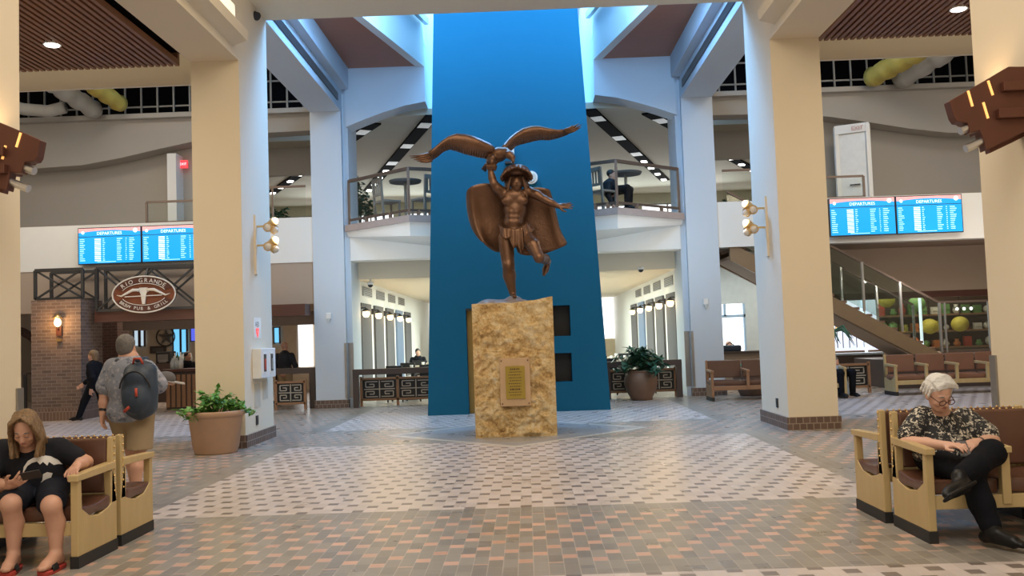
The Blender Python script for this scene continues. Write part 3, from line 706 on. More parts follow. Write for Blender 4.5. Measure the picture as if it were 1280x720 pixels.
def statue():
    Y0 = 14.6
    P = lambda px, py, dy=0.: nv(at(px, py, Y0+dy))
    root = E('bronze_statue', 'brown bronze statue of a running man in a cape lifting an eagle', 'statue', (0, Y0, 2.02))
    # figure
    F = Field((-.75, 13.9, 2.0), (1.15, 15.3, 4.45), .0135)
    hipR, hipL = P(633, 300), P(656, 297)          # picture-left leg stands, picture-right leg is lifted
    F.ell(P(644, 262), (.185, .135, .20), .05); F.ell(P(643, 246), (.22, .14, .14), .06); F.ell(P(642, 279), (.165, .125, .16), .06)
    F.ell(P(643, 294), (.195, .145, .13), .05)
    for q in (634, 653): F.ell(P(q, 251, -.09), (.095, .055, .075), .03)
    for k in range(3):
        for q in (638.5, 646): F.ell(P(q, 265+k*6, -.108), (.04, .022, .034), .025)
    F.chain([P(632, 299), P(635.5, 331, -.04)], [.13, .098], .03)
    F.chain([P(635.5, 331, -.05), P(636.5, 345, .03), P(641, 367, .03)], [.094, .098, .055], .02)
    F.ell(P(635.5, 332, -.10), (.065, .05, .07), .03); F.ell(P(640, 343, .07), (.065, .06, .13), .03)
    ank = P(642, 369, .03); foot(F, ank, nv((ank[0]+.03, ank[1]-.25, 2.115)), .95)
    knee = P(674, 322, -.34)
    F.chain([P(656, 294), P(667, 307, -.2), knee], [.12, .11, .082], .03); F.ell(knee, (.078, .07, .08), .03)
    F.chain([knee, P(681, 324, -.05), P(685, 327, .25)], [.078, .082, .047], .02)
    F.chain([P(685, 327, .25), P(682, 337, .22), P(680, 343, .16)], [.047, .052, .03], .02)
    # arms
    shR, shL = P(627, 240), P(661, 240)
    F.ell(shR, (.10, .09, .09), .04); F.ell(shL, (.095, .09, .09), .04)
    elb = P(617.5, 230, -.08); wr = P(613.5, 214, -.06)
    F.chain([shR, P(622, 236, -.05), elb], [.085, .078, .066], .03); F.chain([elb, P(615, 222, -.07), wr], [.064, .06, .048], .02)
    F.ell(P(614, 209, -.06), (.075, .075, .06), .02)
    for k in range(4): F.chain([P(609.5+k*3, 211, -.11), P(609.5+k*3, 207.5, -.145), P(610+k*3, 204.5, -.11)], [.02, .018, .014], .01)
    F.chain([P(619, 212, -.1), P(620, 208, -.12), P(618, 205, -.12)], [.022, .019, .015], .01)
    el = P(681, 249.5, -.16); wl = P(698, 257.5, -.2)
    F.chain([shL, P(671, 243.5, -.1), el], [.082, .075, .062], .03); F.chain([el, P(689, 253.5, -.18), wl], [.062, .058, .038], .02)
    hand(F, wl, P(716, 257.2, -.22)-wl, (0.1, -.85, .5), -1, -.05, 1.35, .1, .28)
    F.chain([P(644, 240), P(645, 235, -.04)], [.085, .07], .03)
    hc = P(646, 229.5, -.07); head(F, hc, (.02, -1, .03), (0.02, 0, 1), 1.08)
    fig = F.build('figure', K['bronze'], root)
    # hair strands and feathered headdress
    H = Field((-.35, 14.1, 3.2), (.45, 15.1, 4.4), .012)
    for q in (-1, 1):
        for k in range(5): 
            x = 646+q*(7.4+k*.7); H.chain([P(x, 222, -.03+k*.03), P(x+q*2.5, 231, -.05+k*.03), P(x+q*(4+k*.4), 240, -.06+k*.02), P(x+q*(5.5+k*.8), 247-k*1.5, -.1+k*.03)], [.03, .032, .026, .012], .012)
    H.ell(P(646, 226, .06), (.125, .12, .16), .03)
    H.build('hair', K['bronzedark'], root)
    C_ = Field((-.45, 13.9, 3.7), (.55, 15.2, 4.5), .012)
    for k in range(21):
        a = -math.pi*.5+(k/20-.5)*math.pi*1.8; r = .25; p = hc+nv((0, .02, .155)); x = math.cos(a)*r; y = math.sin(a)*r*.95
        C_.chain([p+nv((x*.25, y*.25, .035-y*.08)), p+nv((x*.65, y*.65, .03-y*.22)), p+nv((x, y, -.005-abs(x)*.22-y*.30))], [.04, .042, .02], .03)
    C_.ell(hc+nv((0, 0, .165)), (.09, .10, .045), .03)
    C_.chain([P(646.5, 216, -.10), P(647, 209, -.10), P(647.3, 205.5, -.1)], [.035, .028, .014], .02)
    tag(C_.build('headdress', K['bronze'], root), 'drooping brimmed bronze headdress with upright crest')
    # cape: two wings of cloth with thickness hanging from the shoulders
    def sheet(name, cols, th, mt):
        n, m_ = len(cols), len(cols[0]); vs = [p for c in cols for p in c]; 
        fs = [(i*m_+j, (i+1)*m_+j, (i+1)*m_+j+1, i*m_+j+1) for i in range(n-1) for j in range(m_-1)]
        o = link_mesh(name, vs, fs, mt, root, None, True, recalc=False)
        s_ = o.modifiers.new('sub', 'SUBSURF'); s_.levels = 2; s_.render_levels = 2
        so = o.modifiers.new('thick', 'SOLIDIFY'); so.thickness = th; so.offset = 0; return o
    c1 = [[P(584, 240, .12), P(583.5, 250, .16), P(584.5, 262, .2), P(587, 276, .2), P(592, 289, .16), P(600, 299, .12)],
          [P(586, 235, .02), P(587, 247, .03), P(589, 262, .06), P(592, 278, .06), P(598, 294, .05), P(606, 305, .05)],
          [P(593, 231, .0), P(596, 246, .1), P(599, 262, .16), P(602, 279, .18), P(607, 296, .16), P(613, 310, .15)],
          [P(603, 229, .02), P(608, 245, .1), P(611, 262, .16), P(614, 280, .2), P(617, 298, .2), P(620, 316, .2)],
          [P(614, 229, .05), P(620, 246, .16), P(623, 262, .22), P(625, 281, .24), P(627, 299, .24), P(628, 314, .24)],
          [P(628, 234, .12), P(634, 247, .2), P(637, 263, .26), P(638, 282, .28), P(640, 300, .28), P(642, 317.5, .28)]]
    c2 = [[P(642, 238, .14), P(642, 250, .24), P(643, 266, .28), P(644, 284, .28), P(645, 301, .28), P(645, 318, .28)],
          [P(655, 236, .10), P(657, 250, .2), P(658, 266, .26), P(659, 285, .26), P(660, 303, .26), P(661, 320, .26)],
          [P(667, 234, .06), P(670, 248, .16), P(672, 266, .22), P(674, 284, .22), P(677, 302, .22), P(680, 318, .22)],
          [P(678, 234.5, .05), P(681, 248, .14), P(684, 266, .2), P(687, 284, .2), P(691, 300, .2), P(695, 312, .2)],
          [P(685, 236, .06), P(688, 248, .08), P(692, 264, .1), P(695, 281, .12), P(699, 296, .13), P(706, 307.5, .12)],
          [P(686.5, 238.5, .12), P(690, 249, .18), P(694, 264, .2), P(697, 280, .2), P(701, 293, .2), P(710, 305, .2)]]
    tag(sheet('cape', c1, .035, K['bronze']), 'flaring cape half on the raised arm side')
    tag(sheet('cape', c2, .035, K['bronze']), 'flaring cape half behind the outstretched arm')
    # belt and loincloth
    b = MB(); b.tube([P(624.5, 281, -.02), P(628, 285, -.10), P(636, 287.5, -.145), P(645, 287, -.15), P(652, 283.5, -.12), P(658, 278, -.05)], .017); b.build('belt', K['bronzedark'], root)
    def drape(name, top, bot, nfold, amp):
        n = 31; m_ = 9; vs = []
        for i in range(n):
            u = i/(n-1); tp = np.array([np.interp(u, np.linspace(0, 1, len(top)), [q[k] for q in top]) for k in range(3)]); bp = np.array([np.interp(u, np.linspace(0, 1, len(bot)), [q[k] for q in bot]) for k in range(3)])
            for j in range(m_):
                v = j/(m_-1); p = P(*(tp*(1-v)+bp*v)); p[1] += amp*(.35+.65*v)*math.sin(u*math.pi*2*nfold+v); vs.append(p)
        fs = [(i*m_+j, (i+1)*m_+j, (i+1)*m_+j+1, i*m_+j+1) for i in range(n-1) for j in range(m_-1)]
        o = link_mesh(name, vs, fs, K['bronze'], root, None, True, recalc=False)
        so_ = o.modifiers.new('thick', 'SOLIDIFY'); so_.thickness = .022; so_.offset = 0; return o
    tag(drape('loincloth', [(636, 285, -.175), (645, 286, -.185), (653, 283, -.16)], [(637, 300, -.19), (642, 311, -.2), (647, 307, -.2), (652, 319, -.19), (655, 309, -.18)], 2.5, .012), 'front panel of the loincloth')
    tag(drape('loincloth', [(624, 281, -.05), (630, 285, -.15), (637, 286, -.175)], [(626, 294, -.12), (632, 299, -.2), (638, 297, -.19)], 2, .008), 'side fold of the loincloth')
    tag(drape('loincloth', [(653, 282, -.15), (658, 278, -.06), (661, 277, .04)], [(657, 303, -.19), (663, 293, -.13), (668, 287, -.04)], 2, .008), 'side fold over the lifted leg')
    # rock under the foot
    R_ = Field((-.72, 13.9, 1.95), (.45, 15.2, 2.3), .016)
    for x, y, dy, r in ((600, 380, 0, (.13, .3, .06)), (611, 377, .05, (.17, .35, .09)), (622, 377, .1, (.16, .35, .08)), (634, 377, .0, (.2, .35, .09)), (650, 377, -.05, (.17, .3, .09)), (642, 373, .1, (.14, .25, .1))): R_.ell(P(x, y+4, dy), r, .04)
    R_.build('rock', K['bronzelight'], root)
    # eagle
    eg = Field((-1.2, 14.0, 3.9), (.4, 15.0, 4.85), .012)
    eg.chain([P(611, 203, .12), P(616, 197, .05), P(624, 193, 0), P(632, 191, -.06)], [.05, .105, .115, .085], .03)
    eg.chain([P(630, 191, -.05), P(637, 193.5, -.14), P(640, 196.5, -.17)], [.08, .062, .055], .03)
    eg.chain([P(640, 197, -.18), P(641.5, 201.5, -.2), P(641, 205, -.2)], [.04, .024, .007], .01)
    for q in (-1, 1): eg.chain([P(619+q*3, 198, -.04+q*.05), P(617+q*2, 203, -.06+q*.04), P(615+q*2, 206.5, -.07+q*.03)], [.055, .035, .022], .02)
    e = eg.build('eagle', K['bronze'], root); tag(e, 'eagle with open wings perched on the raised hand')
    tl = MB()
    for k in range(5): tl.tube([P(613, 202, .1+k*.02), P(608, 206+k*.5, .1+k*.04), P(602+k*1.2, 211.5+k*.8, .1+k*.06)], [.025, .032, .012], 6)
    tl.build('tail', K['bronzedark'], e)
    def wing(le, te, dys, tips):
        n = len(le); rows_ = []; M_ = 7
        for i in range(n):
            a, b_ = P(*le[i], dys[i]), P(*te[i], dys[i]+.10)
            c = []
            for j in range(M_):
                t = j/(M_-1); p = a*(1-t)+b_*t; p[1] -= .10*math.sin(math.pi*t)*(1-i/n*.6); 
                c.append(p)
            rows_.append(c)
        th = .045; up_, dn_ = [], []
        vs = []
        for i in range(n):
            for j in range(M_):
                t = j/(M_-1); w = th*(1-t)**.7*(1-.6*i/n)+.008
                vs.append(rows_[i][j]+nv((0, -w/2, 0)))
        N = len(vs)
        for i in range(n):
            for j in range(M_):
                t = j/(M_-1); w = th*(1-t)**.7*(1-.6*i/n)+.008
                vs.append(rows_[i][j]+nv((0, w/2, 0)))
        fs = []
        q = lambda i, j, k=0: k*N+i*M_+j
        for i in range(n-1):
            for j in range(M_-1): fs += [(q(i, j), q(i+1, j), q(i+1, j+1), q(i, j+1)), (q(i, j, 1), q(i, j+1, 1), q(i+1, j+1, 1), q(i+1, j, 1))]
            fs += [(q(i, 0), q(i, 0, 1), q(i+1, 0, 1), q(i+1, 0)), (q(i, M_-1), q(i+1, M_-1), q(i+1, M_-1, 1), q(i, M_-1, 1))]
        for j in range(M_-1): fs += [(q(0, j), q(0, j+1), q(0, j+1, 1), q(0, j, 1)), (q(n-1, j), q(n-1, j, 1), q(n-1, j+1, 1), q(n-1, j+1))]
        w_ = MB(); w_.add(vs, fs, True)
        # coverts, secondaries and primaries as overlapping quills along the trailing edge
        for i in range(n-1):
            for u in (0., .33, .66):
                a = rows_[i][2]*(1-u)+rows_[i+1][2]*u; b_ = rows_[i][6]*(1-u)+rows_[i+1][6]*u; out = rows_[min(i+1, n-1)][6]-rows_[i][6]
                tip = b_+(b_-a)*.10+out*.35; q_ = 1-.5*i/n; w_.tube([a+nv((0, -.02, 0)), (a+b_)/2+nv((0, -.026, 0)), b_+nv((0, -.010, 0)), tip], [.006, .022*q_, .02*q_, .004], 6)
        for (p0, p1, p2) in tips: w_.tube([P(*p0, dys[-1]), P(*p1, dys[-1]-.02), P(*p2, dys[-1]-.05)], [.026, .02, .004], 6)
        return w_.build('wing', K['bronze'], e)
    wing([(622, 188), (613, 179.5), (601, 174), (592, 170.3), (583, 168), (571, 167), (561, 170), (552, 176.5), (543, 184.5), (535, 190.2)],
         [(614, 200), (606, 197), (597, 195.5), (588, 193.3), (580, 191.3), (570, 188), (562, 186), (554, 189), (546, 196), (538, 201)],
         [0, -.05, -.1, -.14, -.16, -.18, -.2, -.24, -.28, -.32],
         [((537, 192), (526, 194.3), (511, 195)), ((537, 194), (526, 196.8), (513, 197.3)), ((538, 196.5), (528, 199), (517, 199.6)), ((539, 199), (530, 201), (521, 201.5)), ((540, 200.5), (533, 202.3), (525, 203))])
    wing([(624, 188), (630, 180), (636.5, 172.5), (645, 165.5), (654, 160.3), (664, 157.6), (674, 157.5), (686, 160.3), (697, 162.3), (707, 161.3)],
         [(636, 190), (640, 186.5), (644, 182), (650, 180), (659, 177.5), (667, 175.5), (676, 174), (687, 174.5), (699, 171.7), (710, 167.8)],
         [0, .05, .10, .14, .16, .18, .18, .16, .12, .08],
         [((705, 163), (713, 159.6), (717, 156.5)), ((706, 164), (716, 159.5), (724, 154.2)), ((707, 165), (718, 161), (727, 156)), ((708, 166.3), (718, 163.3), (727, 158.5))])
statue()
# ---------------------------------------------------------------- benches
def bench(name, label, x, y, L, n, dx=1, dy=1, leather='leather', group=None, mids=True, wood='oak', thin=False):
    """x, y: outer front corner of the end panel; dx side it extends to; dy = 1 faces the viewer"""
    root = E(name, label, 'bench', (x, y, 0), group)
    xf = lambda p: Vector((x+dx*p.x, y+dy*p.y*.86, p.z))
    B = lambda: MB(xf)
    w = .055
    for k, a in enumerate((0, L-w)):
        p = B().prism([(a, 0, .08), (a, 0, .60), (a, .06, .60), (a, .07, .40), (a, .2, .335), (a, .38, .315), (a, .53, .34), (a, .60, .36), (a, .585, .60), (a, .64, .60), (a, .70, .36), (a, .70, .08)], (w, 0, 0))
        ep = p.build('end_panel', K[wood], root, bevel=.006)
        B().box((a-.004, -.004, 0), (a+w+.004, .705, .082)).build('kick_plate', K['rubber'], root)
        B().prism([(a-.01, -.03, .60), (a-.01, -.03, .645), (a-.01, .60, .665), (a-.01, .66, .665), (a-.01, .66, .61)], (w+.015, 0, 0)).build('armrest', K[wood], root, bevel=.006)
    pw = (L-w)/n
    for k in range(1, n):
        if not mids: break
        a = k*pw
        B().prism([(a, 0, .25), (a, 0, .60), (a, .06, .60), (a, .07, .25)], (.06, 0, 0)).build('post', K[wood], root, bevel=.005)
        B().prism([(a-.008, -.03, .60), (a-.008, -.03, .645), (a-.008, .60, .665), (a-.008, .66, .665), (a-.008, .66, .61)], (.075, 0, 0)).build('armrest', K[wood], root, bevel=.006)
    B().box((w*.6, .015, .225), (L-w*.6, .06, .315)).build('front_rail', K[wood], root, bevel=.004)
    B().box((w*.6, .60, .30), (L-w*.6, .65, .40)).build('back_rail', K[wood], root, bevel=.004)
    for k in range(n):
        a, b = .006 if k == 0 else k*pw+.03, (k+1)*pw if k < n-1 else L-.006
        vs, fs = [], []; NX, NY = 7, 9
        # sagging cushion with rounded front
        def cz(u, v): return .43-.035*math.sin(math.pi*u)*math.sin(math.pi*v)-.02*math.sin(math.pi*v)+.015*v
        for lay in (0, 1):
            for i in range(NX):
                for j in range(NY):
                    u, v = i/(NX-1), j/(NY-1); z = cz(u, v) if lay == 0 else .315+.02*math.sin(math.pi*v)
                    e = 1 if 0 < i < NX-1 and 0 < j < NY-1 else .0
                    vs.append((a+(b-a)*u, .07+.515*v, z-(.018 if lay == 0 and e == 0 else 0)))
        q = lambda i, j, l: l*NX*NY+i*NY+j
        for i in range(NX-1):
            for j in range(NY-1): fs += [(q(i, j, 0), q(i+1, j, 0), q(i+1, j+1, 0), q(i, j+1, 0)), (q(i, j, 1), q(i, j+1, 1), q(i+1, j+1, 1), q(i+1, j, 1))]
        for i in range(NX-1): fs += [(q(i, 0, 0), q(i, 0, 1), q(i+1, 0, 1), q(i+1, 0, 0)), (q(i, NY-1, 0), q(i+1, NY-1, 0), q(i+1, NY-1, 1), q(i, NY-1, 1))]
        for j in range(NY-1): fs += [(q(0, j, 0), q(0, j+1, 0), q(0, j+1, 1), q(0, j, 1)), (q(NX-1, j, 0), q(NX-1, j, 1), q(NX-1, j+1, 1), q(NX-1, j+1, 0))]
        B().add(vs, fs, True).build('seat', K[leather], root, bevel=.012)
        zb = .47 if thin else .44
        bk = B().prism([(max(a, w*.8), .585, zb), (max(a, w*.8), .63, .842), (max(a, w*.8), .675, .842), (max(a, w*.8), .66, zb)], (min(b, L-w*.8)-max(a, w*.8), 0, 0)).build('backrest', K[leather], root, bevel=.02, seg=3)
        if not thin:
            nl = B(); c = int((b-a)/.045)
            for i in range(c): nl.sph((a+(b-a)*(i+.5)/c, .652, .845), .009, 6, 4)
            nl.build('nail_edging', K['brass'], bk)
    for a in (0, L-w*.8):
        p = B().prism([(a, .60, .36), (a, .63, .85), (a, .70, .85), (a, .70, .36)], (w*.8, 0, 0)).build('back_post', K[wood], root, bevel=.006)
        if not thin:
            nl = B()
            for i in range(8): nl.sph((a-.002, .655, .83-i*.055), .009, 6, 4)
            nl.build('nail_edging', K['brass'], p)
    return root
bench('lounge_bench', 'oak and brown leather bench the old man in the floral shirt sits on', 2.9, 6.38, 1.08, 2)
bench('lounge_bench', 'oak and leather bench facing away, right behind the old man', 2.87, 7.68, 1.08, 2, 1, -1)
bench('lounge_bench', 'oak and brown leather bench the long haired youth sits on', -2.95, 6.42, 1.03, 2, -1, 1, mids=False)
bench('lounge_bench', 'oak and leather bench facing away, right behind the long haired youth', -2.96, 7.72, 1.03, 2, -1, -1)
bench('lounge_bench', 'brown two seat bench with curved backrests in front of the bright right window', 4.06, 19.56, 1.55, 2, 1, 1, thin=True, wood='oakdark')
bench('lounge_bench', 'long tan vinyl bench below the staircase on the right', 7.86, 19.42, 2.6, 4, 1, 1, 'leather2', thin=True)
bench('lounge_bench', 'short bench end with a dark base showing right of the cream middle pier', 5.75, 19.25, 1.05, 2, 1, 1, 'leather2', thin=True)

# ---------------------------------------------------------------- planters
def leaf_blob(name, c, stems, mt, parent, ls, seed, drop=.15):
    r = random.Random(seed); mb = MB(); sm = MB()
    for (dx, dy, dz, nl) in stems:
        p0 = Vector(c)+Vector((dx*.25, dy*.25, 0)); p2 = Vector(c)+Vector((dx, dy, dz)); p1 = (p0+p2)/2+Vector((0, 0, abs(dz)*.25+.05))
        sm.tube([p0, p1, p2], [.006, .005, .003], 5)
        for k in range(nl):
            t = .35+.65*k/max(1, nl-1); b = p0*(1-t)**2+p1*2*t*(1-t)+p2*t*t
            for q in range(3):
                d = Vector((r.uniform(-1, 1), r.uniform(-1, 1), r.uniform(-.35, .6))).normalized(); s = ls*r.uniform(.6, 1.15)
                w = d.cross(Vector((r.uniform(-.4, .4), r.uniform(-.4, .4), 1))).normalized()*s*.34; u = w.cross(d).normalized()*s*.12
                e = b+d*s*.25
                mb.add([b, e+d*s*.1+w, e+d*s*.45+w*.8-u, b+d*s*1.2-u*2.4, e+d*s*.45-w*.8-u, e+d*s*.1-w, e+u*.8], [(0, 6, 1), (1, 6, 2), (2, 6, 3), (3, 6, 4), (4, 6, 5), (5, 6, 0)])
    st = sm.build('stems', mt, parent)
    o = mb.build(name, mt, parent, recalc=False); return o
def spray(n, R, H, seed, low=.0):
    r = random.Random(seed); out = []
    for k in range(n):
        a = 2*math.pi*k/n+r.uniform(-.3, .3); t = r.random()**.6; out.append((math.cos(a)*R*t, math.sin(a)*R*t, H*(1-.75*t*t)*r.uniform(.6, 1.1)+low*t, 7))
    return out
pc = Vector((-4.28, 13.42-.0, 0)); pc.y = 13.16
r0 = E('potted_plant', 'wide tan terracotta tub with bright green plant by the left middle pier', 'potted plant', pc)
MB().lathe([(.02, .02), (.285, 0), (.30, .02), (.30, .05), (.315, .07), (.372, .50), (.385, .52), (.405, .53), (.41, .58), (.40, .60), (.375, .60), (.36, .54), (.02, .54)], pc, 40).build('pot', K['terracotta'], r0)
MB().cyl(pc+Vector((0, 0, .50)), pc+Vector((0, 0, .555)), .355).build('soil', K['soil'], r0)
leaf_blob('leaves', pc+Vector((0, 0, .55)), [(a_, min(b_, .30), c_, n_) for a_, b_, c_, n_ in spray(34, .55, .36, 3, -.08)], K['leaf'], r0, .085, 4)
pc = Vector((2.72, 20.75, 0))
r0 = E('potted_plant', 'round brown jar planter with dark leafy plant right of the tower', 'potted plant', pc)
MB().lathe([(.02, .0), (.24, 0), (.25, .06), (.33, .2), (.375, .36), (.365, .50), (.31, .60), (.30, .63), (.33, .65), (.30, .66), (.26, .62), (.02, .6)], pc, 36).build('pot', K['terrabrown'], r0)
leaf_blob('leaves', pc+Vector((0, 0, .62)), spray(30, .75, .62, 9, -.1), K['leafblue'], r0, .15, 5)
pc = Vector((5.25, 21.0, 0))
r0 = E('potted_plant', 'dark bowl planter half hidden behind the bench by the right window', 'potted plant', pc)
MB().lathe([(.02, 0), (.26, 0), (.28, .05), (.40, .30), (.43, .52), (.38, .66), (.34, .66), (.02, .6)], pc, 32).build('pot', K['terrabrown'], r0)
leaf_blob('leaves', pc+Vector((0, 0, .6)), spray(9, .3, .15, 11), K['leafblue'], r0, .08, 6)
pc = Vector((7.05, 21.3, 0))
r0 = E('potted_plant', 'palm like plant peeping from behind the right middle pier under the stairs', 'potted plant', pc)
MB().lathe([(.02, 0), (.16, 0), (.22, .4), (.19, .42), (.02, .4)], pc, 20).build('pot', K['terrabrown'], r0)
fr = MB()
for k in range(16):
    a = k*.8; d = Vector((math.cos(a), math.sin(a), 0)); pts = [pc+Vector((0, 0, .4)), pc+d*.12+Vector((0, 0, 1.35)), pc+d*.42+Vector((0, 0, 1.5-.03*(k % 5))), pc+d*.66+Vector((0, 0, 1.2-.05*(k % 4)))]
    fr.tube(pts, [.01, .03, .03, .004], 5)
fr.build('fronds', K['leafblue'], r0)

# ---------------------------------------------------------------- sconces, spotlights and small wall fittings
def sconce(s):
    side = 'left' if s < 0 else 'right'; Yf = 6.72
    root = E('copper_sconce', 'stepped copper wall sconce with two steel tubes at the %s edge' % side, 'wall light', (s*4, 6.95, 3.0))
    if s > 0:
        out = [(1187, 126), (1234, 99), (1261, 83), (1282, 83), (1290, 160), (1258, 176), (1233, 188), (1231, 177), (1225, 163), (1213, 166), (1210, 154), (1197, 152), (1193, 146)]
        slots = [((1210, 113.5), (1215.5, 133)), ((1235, 101), (1241, 119)), ((1229, 128), (1235, 148))]
        tubes = [((1200, 164), (1222, 154)), ((1207, 186), (1236, 173))]; steps = [(1268, 108), (1262, 142)]
    else:
        out = [(50, 175), (28, 165), (0, 153), (-16, 150), (-30, 180), (-30, 225), (8, 238), (12, 215), (26, 216), (30, 203), (43, 201), (46, 196)]
        slots = [((26, 166), (20.5, 184)), ((7, 182), (3, 199))]
        tubes = [((43, 214), (26, 208)), ((36, 236), (9, 226))]; steps = [(-14, 190), (-12, 212)]
    MB().prism([at(*p, Yf) for p in out], (0, .10, 0)).build('plate', K['copper'], root, bevel=.006)
    MB().prism([at(*p, Yf+.16)+Vector((s*.03, 0, -.02)) for p in out], (0, .08, 0)).build('rear_plate', K['copper'], root, bevel=.006)
    b = MB()
    for (px, py) in ((1275, 120), (1275, 155)) if s > 0 else ((-5, 180), (-5, 205)):
        c = at(px, py, Yf+.15); b.box((min(c.x, s*4.0), Yf+.05, c.z-.05), (max(c.x, s*4.0), Yf+.3, c.z+.05))
    b.build('bracket', K['bronzedark'], root)
    for a, c in slots: MB().bar(at(*a, Yf-.004), at(*c, Yf-.004), .015, .012, (0, 1, 0)).build('light_slot', mat('amber slot', (1, .6, .2), .4, emit=(1, .48, .14), estr=.95), root)
    for a, c in tubes:
        A, C_ = at(*a, Yf+.03), at(*c, Yf+.05); MB().cyl(A, C_, .030, .030, 16).build('tube', K['chrome'], root)
    for (px, py) in steps:
        c = at(px, py, Yf-.02); MB().box((c.x-.09, Yf-.05, c.z-.035), (c.x+.12, Yf+.02, c.z+.035)).build('step', K['copper'], root, bevel=.004)
    lamp('sconce_glow', (s*3.85, 7.25, 3.25), (s*4.0, 7.3, 4.5), .08, 5, (1, .62, .3), 'SPOT', angle=120)
sconce(-1); sconce(1)

def spot_cluster(s):
    side = 'left' if s < 0 else 'right'; Y = 14.3
    root = E('spotlight_cluster', 'brass spotlight clusters on a wall plate on the %s middle pier' % side, 'wall light', (s*4, Y, 3.2), 'pier spotlights')
    bx((min(s*3.97, s*4), Y-.06, 2.62), (max(s*3.97, s*4), Y+.06, 3.55)).build('wall_plate', K['paint'], root)
    for z in (3.37, 3.07):
        arm = MB().bar((s*3.97, Y, z), (s*3.80, Y, z), .03).build('arm', K['brass'], root)
        for k, (ax, az, ay) in enumerate(((-.12, .07, -.05), (-.13, -.07, -.05), (.02, -.03, -.1))):
            b = Vector((s*3.80, Y, z)); e = b+Vector((-s*.13 if ax < 0 else -s*.03, ay, az))
            h = MB().cyl(b, e, .045, .075, 14).build('lamp_head', mat('pale brass', (.70, .50, .24), .35, .5), root)
            MB().sph(e+(e-b).normalized()*.004, .055, 12, 8).build('lens', K['bulb'] if k == 0 else K['bone'], h)
    lamp('spotlight_glow', (s*3.6, Y, 3.2), (s*3.4, Y-1, 0), .1, 12, (1, .75, .45), 'SPOT', angle=100)
spot_cluster(-1); spot_cluster(1)

